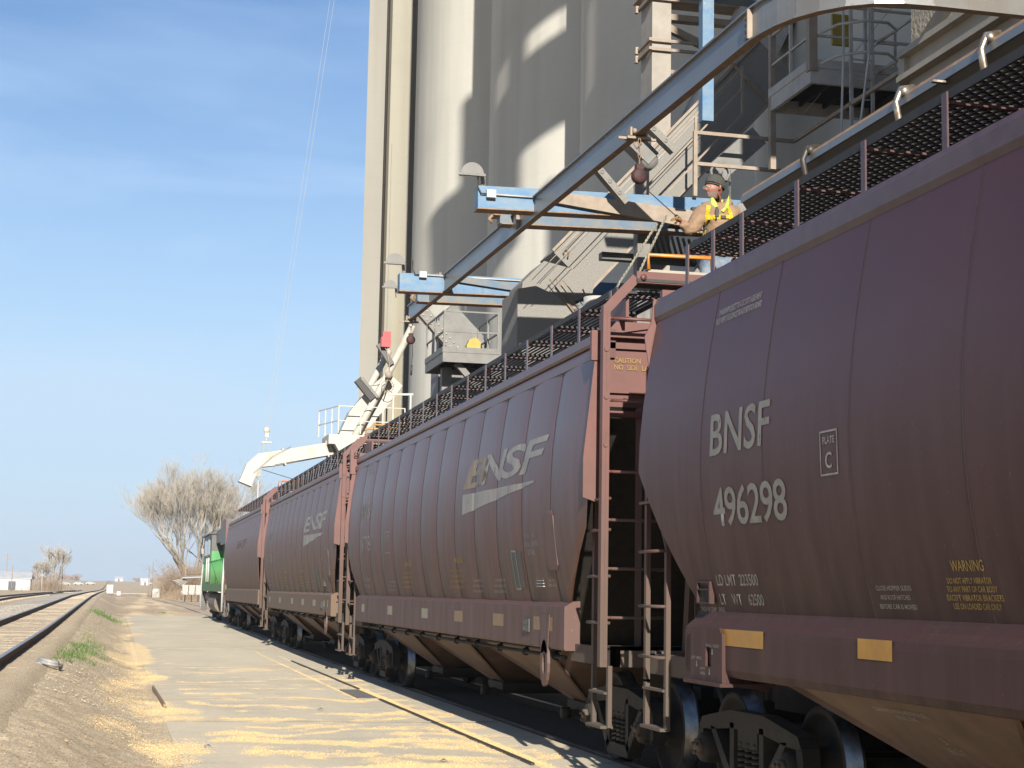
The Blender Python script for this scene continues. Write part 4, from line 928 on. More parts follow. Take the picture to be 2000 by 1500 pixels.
# added blocker out of view, shaped to throw the sun patches on the silos
gl = empty('sun_patch_blocker', (0, 15, 0), 0, 'steel conveyor gallery high on the headhouse, above the picture', 'gallery')
mb = MB()
mb.bb((7.3, 0, 33.3), (9.3, 1.6, 35.95)); mb.bb((6.2, 0, 37.35), (9.3, 1.6, 45)); mb.bb((7.02, 0, 35.6), (7.42, 1.6, 37.5)); mb.bb((6.2, 0, 33.0), (6.5, 1.6, 37.4))
mb.bb((6.2, 0, 30.2), (7.3, 1.6, 35.6)); mb.bb((8.55, .1, 35.9), (8.62, .2, 37.4))
mb.bb((8.35, .2, 12), (9.3, 1.6, 29.8)); mb.bar((7.3, .05, 31.0), (8.3, .05, 31.6), .1, .12)
mb.build('blocker_shell', 'galv2', gl)
mb = MB(); mb.lathe([(0, 37.0), (.8, 37.6), (1.2, 38.6), (1.3, 41), (0, 41.6)], 24, 'Z', (6.1, .8, 0)); mb.build('round_shade_blocker', 'galv2', gl)  # rounded occluder, added only to shade the sunlit silo
mb = MB(); 
for q in ((6.3, .1), (6.3, 1.5)): mb.bar((q[0], q[1], 45), (9.4, q[1], 45.6), .2, .2)
mb.build('blocker_bracing', 'galv2', gl)

# ------------------------------------------------------------------ fall-arrest beam over the track
BA, BB_ = Vector((6.0, 15.1, 7.24)), Vector((6.0, 35.2, 7.52))
ib = empty('overhead_trolley_beam', (0, 0, 0), 0, 'long steel I-beam running above the hopper cars, curving right at its near end', 'steel beam')
path = [BB_, BB_+(BA-BB_)*.5, BA]
rc = [(6.0, 15.1), (6.02, 14.9), (6.07, 14.65), (6.16, 14.4), (6.30, 14.17), (6.48, 13.98), (6.70, 13.84), (6.95, 13.77), (7.25, 13.75), (8.2, 13.75), (9.15, 13.75)]
def ibeam(pts, h=.355, w=.10, t=.022, tw=.014):
    mb = MB(); sec = [(-w/2, 0), (w/2, 0), (w/2, t), (tw, t), (tw, h-t), (w/2, h-t), (w/2, h), (-w/2, h), (-w/2, h-t), (-tw, h-t), (-tw, t), (-w/2, t)]
    n = len(sec)
    for i, p in enumerate(pts):
        d = Vector(pts[min(i+1, len(pts)-1)])-Vector(pts[max(i-1, 0)]); d.z = 0; d.normalize(); sd_ = Vector((d.y, -d.x, 0))
        for a, b in sec: mb.v.append(Vector(p)+sd_*a+Vector((0, 0, b)))
    for i in range(len(pts)-1):
        for k in range(n): mb.f.append((i*n+k, i*n+(k+1) % n, (i+1)*n+(k+1) % n, (i+1)*n+k)); mb.m.append(1 if k in (0, 1, 6, 5, 7, 11, 10) and k in (0, 6) else 0); mb.s.append(False)
    for e in (0, (len(pts)-1)*n): mb.f.append(tuple(range(e, e+n))); mb.m.append(0); mb.s.append(False)
    return mb
ibeam([tuple(p) for p in path]).build('straight_beam', ['ibeam', 'rust'], ib)
ibeam([(x, y, 7.24) for x, y in rc]).build('curved_beam', ['ibeam', 'rust'], ib)
for (y, z) in ((15.12, 7.24), (25.0, 7.38)):
    mb = MB()
    for i in range(4):
        for j in (0, 1): mb.lathe([(0, 0), (.018, 0), (.018, -.03), (0, -.03)], 6, 'X', (5.985, y+.06+.07*j, z+.06+.07*i))
    mb.bb((5.93, y-.012, z+.024), (5.985, y+.012, z+.330))
    mb.build('splice_bolts', 'beige', ib)
def zb(y): return BA.z+(BB_.z-BA.z)*(y-BA.y)/(BB_.y-BA.y)
def trolley(y, label, rope_to=None):
    t = empty('trolley_clamp', (6.0, y, zb(y)), 0, label, 'trolley', 'fall-arrest trolleys on the overhead beam')
    mb = MB()
    for s_ in (-1, 1): mb.bb((s_*.085, -.08, -.02), (s_*.11, .08, .09)); mb.lathe([(0, 0), (.035, 0), (.035, .04), (0, .04)], 10, 'X', (s_*.07, -.05, .045)); mb.lathe([(0, 0), (.035, 0), (.035, .04), (0, .04)], 10, 'X', (s_*.07, .05, .045))
    mb.bb((-.24, -.015, -.05), (.24, .015, -.02)); mb.bb((-.14, -.07, -.05), (.14, .07, -.02)); mb.build('clamp', 'beige', t)
    mb = MB(); mb.tube([(0, 0, -.03), (.05, 0, -.10), (0, 0, -.16), (-.04, 0, -.10)], .012, 6, closed=True); mb.build('shackle', 'rust', t)
    return t
trolley(18.95, 'beam trolley clamp carrying the retractable lifeline held by the worker')
trolley(35.0, 'beam trolley clamp at the far end of the overhead beam')
def reel(p, label, line=None, ztop=None):
    t = empty('retractable_lifeline', p, 0, label, 'lifeline reel', 'retractable lifeline reels')
    mb = MB(); mb.lathe([(0, -.05), (.07, -.05), (.095, -.03), (.10, 0), (.095, .03), (.07, .05), (0, .05)], 18, 'Y'); mb.bb((-.045, -.04, .08), (.045, .04, .14)); mb.build('housing', 'dkred', t)
    mb = MB(); L_ = ztop-p[2]-.12; nlk = max(2, int(L_/.07))
    for i in range(nlk):
        z = .13+L_*(i+.5)/nlk; a = Vector((1, 0, 0)) if i % 2 else Vector((0, 1, 0))
        mb.tube([Vector((0, 0, z))+a*.018*math.cos(k*math.pi/3)+Vector((0, 0, .045*math.sin(k*math.pi/3))) for k in range(6)], .006, 5, closed=True)
    mb.build('chain', 'rust', t)
    if line:
        mb = MB(); mb.tube(line, .006, 5); mb.tube([line[-1], Vector(line[-1])+(Vector(line[-1])-Vector(line[-2])).normalized()*.22], .020, 8); mb.build('lifeline', 'black', t)
    return t
HAND = Vector((5.47, 15.82, 5.53))
p0 = Vector((5.92, 18.60, 6.70))
reel(p0, 'dark red lifeline reel hanging near the worker, its cable held in his glove', [(0, 0, -.08), tuple((HAND-p0)*.93)], ztop=zb(18.6)-.13)
reel((6.02, 35.05, 7.10), 'dark red lifeline reel hanging idle at the far end of the beam', [(.04, 0, -.08), (.05, 0, -.35), (.04, .0, -.38), (.035, 0, -.55)], ztop=zb(35)-.13)

# ------------------------------------------------------------------ blue cantilever beams with floodlights
def floodlight(p, label, sc=1.0, down=False):
    t = empty('floodlight', p, 0, label, 'floodlight', 'floodlights on the blue beams'); t.scale = (sc,)*3
    mb = MB()  # half-round hood with a flat sloping glass
    n = 14; vs = []
    for k in range(n+1):
        a = math.pi*k/n; vs += [(-.17*math.cos(a), -.10, .02+.19*math.sin(a)), (-.21*math.cos(a)-.03, .16, -.02+.02*math.sin(a))]
    vs = []
    for y, r, z0 in ((-.02, .17, .0), (.12, .14, .05)):
        for k in range(n+1): a = math.pi*k/n; vs.append((-r*math.cos(a), y, z0+r*math.sin(a)))
    fs = [(k, k+1, n+2+k, n+1+k) for k in range(n)]+[tuple(range(n+1)), tuple(range(n+1, 2*n+2)), (0, n, 2*n+1, n+1)]
    mb.add(vs, fs); mb.prism([(-.23, -.14, -.02), (.17, -.14, -.02), (.17, .10, .02), (-.17, .10, .02)], (0, 0, -.035)); mb.build('hood', 'galv2', t)
    mb = MB().prism([(-.17, -.11, -.058), (.12, -.11, -.058), (.12, .06, -.03), (-.14, .06, -.03)], (0, 0, -.004)); mb.build('lens', 'lampglass', t)
    mb = MB().bar((.15, .05, -.03), (.17, .06, -.26), .025, .025); mb.bar((.17, .0, .02), (.19, .06, -.14), .05, .02); mb.build('bracket', 'galv2', t)
    return t
def blue_beam(x0, x1, y, z0, z1, label, dusty_from=None):
    t = empty('blue_cantilever_beam', (0, 0, 0), 0, label, 'steel beam', 'light blue cantilever beams over the track')
    mb = MB(); mb.bar((x0, y, z0), (x1, y, z1), .26, .34); mb.build('beam', 'blue', t)
    mb = MB(); mb.bar((x0-.006, y, z0-.182), (x1, y, z1-.182), .285, .02); mb.build('bottom_flange', 'rust', t)
    return t
A = blue_beam(5.11, 12.7, 24.2, 7.66, 7.80, 'upper light blue cantilever beam carrying a floodlight at its left tip')
mb = MB(); mb.prism([(6.05, 24.05, 7.83), (6.05, 24.05, 7.66), (9.2, 24.05, 7.32), (12.7, 24.05, 7.40), (12.7, 24.05, 7.62), (9.2, 24.05, 7.62)], (0, -.06, 0)); mb.build('diagonal_plate', 'beige', A)
mb = MB(); mb.bar((8.6, 24.08, 7.62), (10.3, 24.0, 6.1), .16, .16); mb.build('knee_brace', 'galv2', A)
blB = empty('blue_cantilever_beam', (0, 0, 0), 0, 'dark-sided blue beam just below and behind the upper blue beam', 'steel beam', 'light blue cantilever beams over the track')
mb = MB(); mb.bar((5.78, 25.6, 7.70), (12.7, 25.6, 7.86), .22, .20); mb.build('beam', 'blue_dk', blB)
mb = MB(); mb.bar((5.80, 25.6, 7.59), (12.7, 25.6, 7.75), .30, .02); mb.build('bottom_flange', 'rust', blB)
mb = MB(); mb.box((5.72, 25.6, 7.78), (.12, .3, .12)); mb.tube([(5.66, 25.5, 7.72), (5.60, 25.5, 7.66), (5.66, 25.5, 7.60)], .03, 6); mb.build('end_clamp', 'rust', blB)
Lw = blue_beam(5.11, 12.7, 31.3, 7.63, 7.74, 'lower-looking farther light blue beam carrying two floodlights at its left tip')
mb = MB(); mb.prism([(6.2, 31.15, 7.80), (6.2, 31.15, 7.68), (9.0, 31.15, 7.42), (12.7, 31.15, 7.45), (12.7, 31.15, 7.6), (8.8, 31.15, 7.62)], (0, -.05, 0)); mb.build('diagonal_plate', 'blue_dk', Lw)
blC = empty('blue_cantilever_beam', (0, 0, 0), 0, 'dark blue beam behind the farther pair of floodlights, under the I-beam', 'steel beam', 'light blue cantilever beams over the track')
mb = MB(); mb.bar((5.75, 32.9, 7.66), (12.7, 32.9, 7.74), .22, .2); mb.build('beam', 'blue_dk', blC)
mb = MB(); mb.bar((5.77, 32.9, 7.55), (12.7, 32.9, 7.63), .30, .02); mb.tube([(5.7, 32.8, 7.72), (5.62, 32.8, 7.62), (5.7, 32.8, 7.55)], .04, 6); mb.build('bottom_flange', 'rust', blC)
for y, zt_ in ((24.2, 7.48), (25.6, 7.58), (31.3, 7.45), (32.9, 7.54)): # hanger plates clamping the I-beam up to the blue beams
    mb = MB(); z_ = zb(y)+.335
    for s_ in (-1, 1): mb.bb((6.0+s_*.066, y-.10, z_-.03), (6.0+s_*.12, y+.10, max(zt_, z_)+.06)); mb.lathe([(0, 0), (.025, 0), (.025, s_*.03), (0, s_*.03)], 6, 'X', (6.0+s_*.12, y, z_+.04))
    o = mb.build('hanger_clamp', 'rust'); tag(o, {24.2: 'rusty clamp joining the I-beam to the upper blue beam', 25.6: 'rusty clamp joining the I-beam to the dark-sided blue beam', 31.3: 'rusty clamp joining the I-beam to the farther floodlight beam', 32.9: 'rusty clamp joining the I-beam to the farthest dark blue beam'}[y], 'clamp', 'beam clamps')
floodlight((5.03, 24.15, 8.02), 'grey half-round floodlight on the tip of the upper blue beam', 1.05)
floodlight((5.03, 31.3, 8.02), 'grey floodlight standing on the tip of the farther blue beam', 1.05)
floodlight((4.93, 31.2, 7.52), 'small grey floodlight slung low beside the farther blue beam tip', .75)
for (y, x0, xa, za, lb) in ((24.2, 5.30, 5.95, 7.70, 'white junction box and conduit on the upper blue beam'), (31.3, 5.55, 8.3, 7.78, 'white junction box and conduit on the farther blue beam')):
    j = empty('junction_box', (x0, y-.16, za), 0, lb, 'junction box', 'junction boxes on the blue beams')
    MB().bb((-.07, -.06, -.06), (.07, .04, .06)).build('box', 'white_clean', j)
    MB().tube([(.07, 0, 0), (xa-x0, 0, .0)], .014, 6).build('conduit', 'white_clean', j)
    MB().tube([(-.07, -.01, .0), (-.15, -.01, .0), (-.20, 0, .10), (-.19, .06, .28)], .012, 6).build('flexible_cable', 'black', j)

# ------------------------------------------------------------------ loading spouts and machinery
sp = empty('loading_spout', (0, 0, 0), 0, 'big dusty grey square loading spout slanting down from the silos towards the cars', 'grain spout')
def duct(p0, p1, w, d, mbx=None, mi=0, flare=1.0):
    mb = mbx or MB(); p0, p1 = Vector(p0), Vector(p1); ax = (p1-p0).normalized(); yv = Vector((0, 1, 0)); u = ax.cross(yv).normalized()
    vs = []
    for p, k in ((p0, 1), (p1, flare)):
        for a, b in ((-1, -1), (1, -1), (1, 1), (-1, 1)): vs.append(p+u*a*w/2*k+yv*b*d/2)
    mb.add(vs, [(0, 1, 5, 4), (1, 2, 6, 5), (2, 3, 7, 6), (3, 0, 4, 7), (0, 1, 2, 3), (4, 5, 6, 7)], mi); return mb
# sloped duct
D0, D1 = (11.5, 28.3, 11.6), (7.62, 28.3, 7.38)
duct(D0, D1, .92, .95).build('duct', 'galv', sp)
mb = MB(); ax = (Vector(D1)-Vector(D0)).normalized(); u = ax.cross(Vector((0, 1, 0))).normalized()
for s_ in (-1, 1): mb.bar(Vector(D0)+u*s_*.48+Vector((0, -.49, 0)), Vector(D1)+u*s_*.48+Vector((0, -.49, 0)), .05, .05, up=(0, 1, 0))
for t in (.13,):
    c = Vector(D0)+(Vector(D1)-Vector(D0))*t; mb.bar(c-u*.55+Vector((0, -.5, 0)), c+u*.55+Vector((0, -.5, 0)), .05, .07, up=(0, 1, 0))
    for k in range(6): q = c+u*(-.5+.2*k)+Vector((0, -.54, 0)); mb.lathe([(0, 0), (.022, 0), (.022, -.03), (0, -.03)], 6, 'Y', q)
mb.build('duct_flanges', 'beige', sp)
# discharge box below the elbow
mb = MB(); mb.prism([(7.10, 27.75, 7.50), (8.05, 27.75, 7.30), (7.98, 27.75, 6.95), (7.55, 27.75, 6.75), (6.70, 27.75, 6.88), (6.72, 27.75, 7.10)], (0, 1.0, 0)); mb.build('elbow', 'galv', sp)
mb = MB(); mb.prism([(6.60, 27.6, 6.95), (6.92, 27.6, 7.02), (8.0, 27.6, 6.60), (7.5, 27.6, 5.9), (7.2, 27.6, 5.2), (6.60, 27.6, 5.2)], (0, 1.2, 0)); mb.build('discharge_box', 'galv', sp)
mb = MB()
for k in range(3): mb.tube([(7.15+.12*k, 27.58, 7.15), (7.75+.12*k, 27.55, 6.45)], .010, 5)
for k in range(2): mb.bar((7.25+.5*k, 27.55, 7.0), (7.75+.3*k, 27.55, 6.4), .022, .022)
mb.build('tie_rods', 'rust', sp)
mb = MB(); mb.tube([(7.47, 27.75, 7.62), (7.45, 27.75, 7.70), (7.50, 27.75, 7.76), (7.55, 27.75, 7.70), (7.53, 27.75, 7.60)], .014, 6)
mb.tube([(7.50, 27.74, 7.76), (7.9, 27.74, 8.2), (8.15, 27.74, 8.55)], .008, 5); mb.build('lifting_eye', 'rust', sp)
o = MB().lathe([(0, 0), (.22, 0), (.22, -.65), (.27, -.70), (.27, -.76), (0, -.76)], 24, 'Z', (7.9, 27.2, 6.80)).build('round_spout', 'pale'); tag(o, 'short white round spout beside the dusty discharge box', 'grain spout')
mb = MB()
pts = [Vector((7.5+.9*t, 27.1, 6.55-.28*math.sin(math.pi*t)+.1*t)) for t in [i/26 for i in range(27)]]
for i, p in enumerate(pts):
    a = Vector((1, 0, .3)).normalized(); b_ = Vector((0, 1, 0)) if i % 2 else Vector((0, 0, 1)); mb.tube([p+a*.028*math.cos(k*math.pi/3)+b_*.012*math.sin(k*math.pi/3) for k in range(6)], .005, 4, closed=True)
o = mb.build('loose_chain', 'rust'); tag(o, 'slack dark chain looped under the loading spout', 'chain')
# upper end of the duct and a second duct rising out of the picture
s2 = empty('upper_spout', (0, 0, 0), 0, 'grey spout section meeting the headhouse above the loading spout', 'grain spout')
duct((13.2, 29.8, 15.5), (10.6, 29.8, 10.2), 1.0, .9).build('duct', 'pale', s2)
# motor drive with the pulley under the duct
dm = empty('chain_drive', (0, 0, 0), 0, 'dark grey chain drive housing and hand wheel on the underside of the spout', 'drive unit')
mb = MB(); duct((9.8, 24.6, 9.1), (9.1, 24.6, 8.45), .34, .30, mb); mb.build('housing', 'galv2', dm)
mb = MB(); mb.tube([(9.12+.16*math.cos(k*.6), 24.4, 8.42+.16*math.sin(k*.6)) for k in range(10)], .025, 6, closed=True)
mb.lathe([(0, -.03), (.04, -.03), (.04, .03), (0, .03)], 8, 'Y', (9.12, 24.4, 8.42)); mb.build('hand_wheel', 'galv2', dm)
mb = MB()
for x in (9.0, 9.28):
    for k in range(22): z = 8.35-.06*k; mb.tube([(x+(.016*math.cos(a*1.047) if k % 2 else 0), 24.4+(.016*math.cos(a*1.047) if not k % 2 else 0), z+.036*math.sin(a*1.047)) for a in range(6)], .005, 4, closed=True)
mb.build('hand_chain', 'galv', dm)
# braces, small struts near the beam
for i, (a, b_, m_, lb) in enumerate((((7.02, 22.3, 8.62), (7.62, 22.3, 8.10), 'galv', 'dusty perforated steel strut just behind the I-beam, near its middle'),
                                ((6.42, 22.3, 7.80), (6.90, 22.3, 7.28), 'galv', 'short dusty steel strut left of the lifeline reel'))):
    mb = MB(); mb.bar(a, b_, .10, .16, up=(0, 1, 0)); 
    for t in (.2, .45, .75): c = Vector(a)+(Vector(b_)-Vector(a))*t; mb.lathe([(.02, -.09), (.032, -.09), (.032, -.06), (.02, -.06)], 8, 'Y', c)
    o = mb.build('steel_strut', m_); tag(o, lb, 'strut', 'dusty struts')
mb = MB(); mb.bar((7.0, 22.7, 8.40), (7.40, 22.7, 8.04), .24, .28, up=(0, 1, 0)); mb.lathe([(0, -.12), (.12, -.12), (.12, .12), (0, .12)], 14, 'Y', (7.36, 22.7, 8.02)); o = mb.build('gear_motor', 'galv2'); tag(o, 'grey gear motor hanging beside the dusty strut', 'motor')
cn = [((6.60, 26.9, 6.9), (9.6, 26.9, 10.2)), ((6.75, 27.0, 6.9), (9.9, 27.0, 10.35)), ((6.9, 27.3, 7.0), (10.6, 27.3, 11.1)), ((9.9, 23.0, 9.0), (12.0, 23.0, 11.6))]
for i, (a, b_) in enumerate(cn):
    o = MB().tube([a, b_], .006, 5).build('guy_wire', 'pale'); tag(o, 'thin slanting wire among the spouts and silos', 'wire', 'guy wires beside the spout')
# handrail along the spout
mb = MB()
for t in (0, .5, 1):
    p = Vector((8.75+1.75*t, 27.0, 8.35+1.9*t)); mb.bar(p, p+Vector((0, 0, .85)), .04, .04)
mb.bar((8.75, 27.0, 9.19), (10.5, 27.0, 11.09), .032, .032, up=(0, 1, 0)); mb.bar((8.75, 27.0, 8.8), (10.5, 27.0, 10.7), .028, .028, up=(0, 1, 0)); mb.bar((8.75, 27.0, 8.33), (10.5, 27.0, 10.23), .03, .06, up=(0, 1, 0))
o = mb.build('sloping_handrail', 'beige'); tag(o, 'sloping steel handrail following the loading spout upwards', 'handrail')
# dark machinery below the spout
dk = empty('conveyor_housing', (0, 0, 0), 0, 'dark slatted conveyor housing in shade behind the worker', 'conveyor')
mb = MB(); mb.bb((8.45, 26.0, 5.2), (10.6, 27.6, 7.10)); mb.bb((7.7, 26.2, 7.28), (9.6, 26.4, 7.40)); mb.build('casing', 'loco_black', dk)
mb = MB()
for k in range(9): mb.prism([(8.55+.09*k, 25.96, 7.0), (8.58+.09*k, 25.96, 7.0), (8.68+.09*k, 25.96, 6.3), (8.65+.09*k, 25.96, 6.3)], (0, .03, 0))
for k in range(12): mb.bar((8.35+.10*k, 25.7, 7.66-.01*k), (8.75+.10*k, 26.5, 7.36), .04, .03)
mb.build('slats', 'galv2', dk)
mb = MB(); mb.bar((8.30, 25.9, 5), (8.30, 25.9, 7.9), .22, .22); mb.bar((8.6, 25.0, 6.2), (9.6, 25.0, 8.0), .18, .18); mb.build('column', 'galv2', dk)
for a, b_, lb in (((7.24, 21.9, 6.92), (6.58, 21.9, 5.85), 'left one of two pale ropes slanting down behind the roof walkway'), ((7.45, 22.1, 7.1), (6.88, 22.1, 5.9), 'right one of two pale ropes slanting down behind the roof walkway')):
    a, b_ = Vector(a), Vector(b_); mb = MB(); n_ = 60; d = b_-a
    for s_ in (0, math.pi): mb.tube([a+d*(i/n_)+Vector((math.cos(i*1.1+s_), math.sin(i*1.1+s_), 0))*.011 for i in range(n_+1)], .012, 4)
    o = mb.build('rope', 'rope'); tag(o, lb, 'rope', 'pale ropes beside the conveyor')
# white plastic sheeting beside the worker
mb = MB(); mb.prism([(9.35, 24.0, 7.95), (9.75, 24.0, 7.85), (10.0, 24.0, 7.60), (9.0, 24.0, 7.45)], (0, -.04, 0)); o = mb.build('cover_sheet', 'galv'); tag(o, 'pale sheet metal cover right of the worker', 'cover')

# ------------------------------------------------------------------ platforms
def railing(mb, pts, z0, h=1.0, mid=(.5,), r=.024, toe=.12, step=1.0):
    for a, b_ in zip(pts[:-1], pts[1:]):
        a, b_ = Vector(a), Vector(b_); n_ = max(1, round((b_-a).length/step))
        for i in range(0 if a == Vector(pts[0]) else 1, n_+1): p = a+(b_-a)*i/n_; mb.bar((p.x, p.y, z0), (p.x, p.y, z0+h), .045, .045)
        for m_ in (h,)+tuple(mid): mb.bar((a.x, a.y, z0+m_-.003), (b_.x, b_.y, z0+m_-.003), .034, .036)
def platform(name, x0, x1, y0, y1, z, label, m='galv2', t=.24, sides='FLR', grate=True):
    root = empty(name, (0, 0, 0), 0, label, 'platform')
    mb = MB(); mb.bb((x0, y0, z-t), (x1, y0+.06, z)); mb.bb((x0, y1-.06, z-t), (x1, y1, z)); mb.bb((x0, y0+.06, z-t), (x0+.06, y1-.06, z)); mb.bb((x1-.06, y0+.06, z-t), (x1, y1-.06, z))
    mb.bb((x0-.012, y0-.012, z-.01), (x1+.012, y0, z+.12)); mb.bb((x0-.012, y0, z-.01), (x0, y1, z+.12)); mb.build('frame', m, root)
    mb = MB()
    for i in range(int((y1-y0)/.06)): mb.bb((x0+.06, y0+.07+.06*i, z-.05), (x1-.06, y0+.085+.06*i, z-.01))
    for i in range(5): x = x0+.1+(x1-x0-.2)*i/4; mb.bb((x-.02, y0+.06, z-.12), (x+.02, y1-.06, z-.055))
    mb.build('grating', 'grating', root)
    mb = MB(); pts = []
    if 'L' in sides: pts += [(x0+.03, y1-.03, 0)]
    pts += [(x0+.03, y0+.03, 0), (x1-.03, y0+.03, 0)]
    if 'R' in sides: pts += [(x1-.03, y1-.03, 0)]
    railing(mb, pts, z, .98, (.5,)); mb.build('railing', m, root)
    return root
pl = platform('spout_platform', 7.30, 8.66, 38, 40.3, 7.32, 'small grey steel platform with railings under the far blue beam')
mb = MB(); mb.bar((7.62, 39.2, 0), (7.62, 39.2, 7.08), .24, .24); mb.bar((7.7, 38.3, 7.1), (8.6, 38.3, 6.1), .14, .14); mb.bar((8.62, 39.2, 0), (8.62, 39.2, 7.08), .2, .2); mb.build('support', 'galv2', pl)
mb = MB(); mb.prism([(8.08, 39.0, 7.32), (8.42, 39.0, 7.32), (8.42, 39.0, 7.75), (8.3, 39.0, 7.85), (8.15, 39.0, 7.8), (8.08, 39.0, 7.65)], (0, .25, 0)); o = mb.build('belt_guard', 'yellow'); tag(o, 'yellow rounded belt guard standing on the small grey platform', 'belt guard')
mb = MB(); duct((7.05, 40.6, 8.9), (8.35, 40.6, 7.5), .28, .25, mb); 
for i in range(12):
    for j in (-.07, .07): c = Vector((7.1+.1*i+j*.7, 40.46, 8.85-.108*i+j*.7)); mb.lathe([(0, 0), (.02, 0), (.02, -.015), (0, -.015)], 6, 'Y', c, mi=1)
o = mb.build('screw_conveyor', ['galv', 'white_clean']); tag(o, 'bolted grey conveyor trough slanting down behind the small platform railing', 'conveyor')
mb = MB(); mb.prism([(7.75, 40.9, 6.3), (7.75, 40.9, 8.6), (8.1, 40.9, 9.0), (8.9, 40.9, 8.2), (8.9, 40.9, 6.3)], (0, 1.0, 0)); mb.prism([(8.36, 40.0, 7.3), (8.62, 40.0, 7.3), (8.9, 40.0, 8.0), (8.5, 40.0, 7.9)], (0, .7, 0)); o = mb.build('hopper_casing', 'galv2'); tag(o, 'flat grey steel casing behind the small platform', 'casing')
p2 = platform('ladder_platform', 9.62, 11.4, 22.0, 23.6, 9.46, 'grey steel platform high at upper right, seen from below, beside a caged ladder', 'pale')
mb = MB(); mb.bar((9.66, 22.04, 9.4), (9.66, 22.04, 11.6), .13, .13); mb.bar((9.66, 23.56, 8.3), (9.66, 23.56, 10.5), .09, .09); mb.bar((11.3, 22.0, 0), (11.3, 22.0, 9.3), .16, .16); mb.build('corner_posts', 'beige', p2)
mb = MB(); mb.bb((10.20, 22.5, 10.02), (10.50, 22.56, 10.50)); o = mb.build('yellow_sign', 'yellow'); tag(o, 'faded yellow sign panel hanging above the high platform', 'sign')
cg = empty('caged_ladder', (0, 0, 0), 0, 'steel ladder with curved safety cage hoops at upper right', 'ladder')
mb = MB()
for x in (10.22, 10.56): mb.bar((x, 21.9, 5.0), (x, 21.9, 12), .05, .035)
for k in range(24): mb.tube([(10.22, 21.9, 5.1+.3*k), (10.56, 21.9, 5.1+.3*k)], .013, 5)
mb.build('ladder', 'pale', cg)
for z in (9.42, 9.88, 10.9):
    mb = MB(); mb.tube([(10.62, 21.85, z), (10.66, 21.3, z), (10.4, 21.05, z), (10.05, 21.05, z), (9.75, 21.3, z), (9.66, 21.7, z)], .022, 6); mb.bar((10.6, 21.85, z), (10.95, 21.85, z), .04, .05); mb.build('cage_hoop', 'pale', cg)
mb = MB()
for x, y, dx in ((9.80, 21.25, -.05), (10.1, 21.04, -.12)): mb.bar((x, y, 9.42), (x, y, 12), .03, .02); mb.bar((x, y, 9.42), (x+dx*2, y-.1, 8.0), .03, .02)
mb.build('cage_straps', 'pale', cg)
# beige guard rail in front of the conveyor, then running back along the headhouse
gr = empty('guard_railing', (0, 0, 0), 0, 'beige steel guard railing behind the worker, bending back towards the headhouse', 'railing')
mb = MB(); z0 = 7.9
for x, y in ((8.55, 24.0), (10.22, 20.0)): mb.bar((x, y, z0), (x, y, 8.93), .06, .06)
for z in (8.92, 8.42): mb.bar((8.52, 24.0, z), (10.22, 24.0, z-.01), .05, .055); mb.bar((10.22, 24.0, z), (10.22, 18.3, z), .05, .055)
mb.build('rails', 'beige', gr)
mb = MB(); mb.bb((8.5, 24.42, 7.66), (12.0, 25.3, 7.72)); mb.bb((8.5, 23.98, 7.66), (8.58, 24.42, 7.72)); mb.build('deck', 'grating', gr)
# column of the leg tower with its struts
lt_ = empty('leg_tower', (0, 0, 0), 0, 'square grey-beige steel tower column with bolted collars, behind the I-beam', 'tower')
MB().bb((9.79, 30.0, 0), (10.18, 30.7, 15)).build('column', 'tower', lt_)
mb = MB()
for z in (12.50, 12.32, 13.35): mb.bb((9.74, 29.93, z-.03), (12.3, 29.98, z+.03)); mb.bb((9.70, 29.9, z-.03), (9.76, 30.75, z+.03)); mb.bb((9.66, 30.65, z-.07), (9.72, 30.75, z+.07))
mb.build('collar', 'beige', lt_)
mb = MB(); mb.bb((10.18, 30.1, 13.0), (12.4, 30.3, 13.12)); mb.bb((10.18, 30.1, 11.9), (12.4, 30.3, 11.98)); mb.bb((10.18, 30.1, 11.6), (12.4, 30.3, 11.68)); mb.bar((10.2, 30.2, 12.85), (11.6, 30.2, 12.3), .14, .14)
mb.bb((9.7, 29.6, 13.55), (12.5, 31, 13.7)); mb.build('struts', 'beige', lt_)
mb = MB(); mb.bar((8.02, 22.05, 8.5), (8.02, 22.05, 13), .17, .17); mb.bb((7.4, 21.9, 10.35), (8.9, 22.2, 10.42)); o = mb.build('blue_hanger_post', 'blue'); tag(o, 'short light blue square post dropping behind the I-beam at top', 'post')
mb = MB(); mb.bar((7.6, 17.0, 8.6), (11, 17.0, 8.75), .2, .22); o = mb.build('blue_header_beam', 'blue'); tag(o, 'blue beam at the top right behind the curved end of the I-beam', 'steel beam')

# ------------------------------------------------------------------ white rail loading boom
bm_ = empty('loading_boom', (0, 66, 0), 0, 'white loading boom with bent nozzle reaching left over the far cars', 'loading boom')
def box_path(mb, pts, w, d, mi=0):
    """rectangular duct along points in the x-z plane; w across, d deep in y"""
    vs = []; n_ = len(pts)
    for i, (p, ww) in enumerate(zip(pts, w)):
        a = Vector(pts[max(i-1, 0)]); b_ = Vector(pts[min(i+1, n_-1)]); t = (b_-a).normalized(); u = Vector((-t.z, 0, t.x))
        for s_, y in ((-1, -1), (1, -1), (1, 1), (-1, 1)): vs.append(Vector(p)+u*s_*ww/2+Vector((0, y*d/2, 0)))
    fs = [(4*i+k, 4*i+(k+1) % 4, 4*i+4+(k+1) % 4, 4*i+4+k) for i in range(n_-1) for k in range(4)]+[(0, 1, 2, 3), tuple(range(4*n_-4, 4*n_))]
    mb.add(vs, fs, mi); return mb
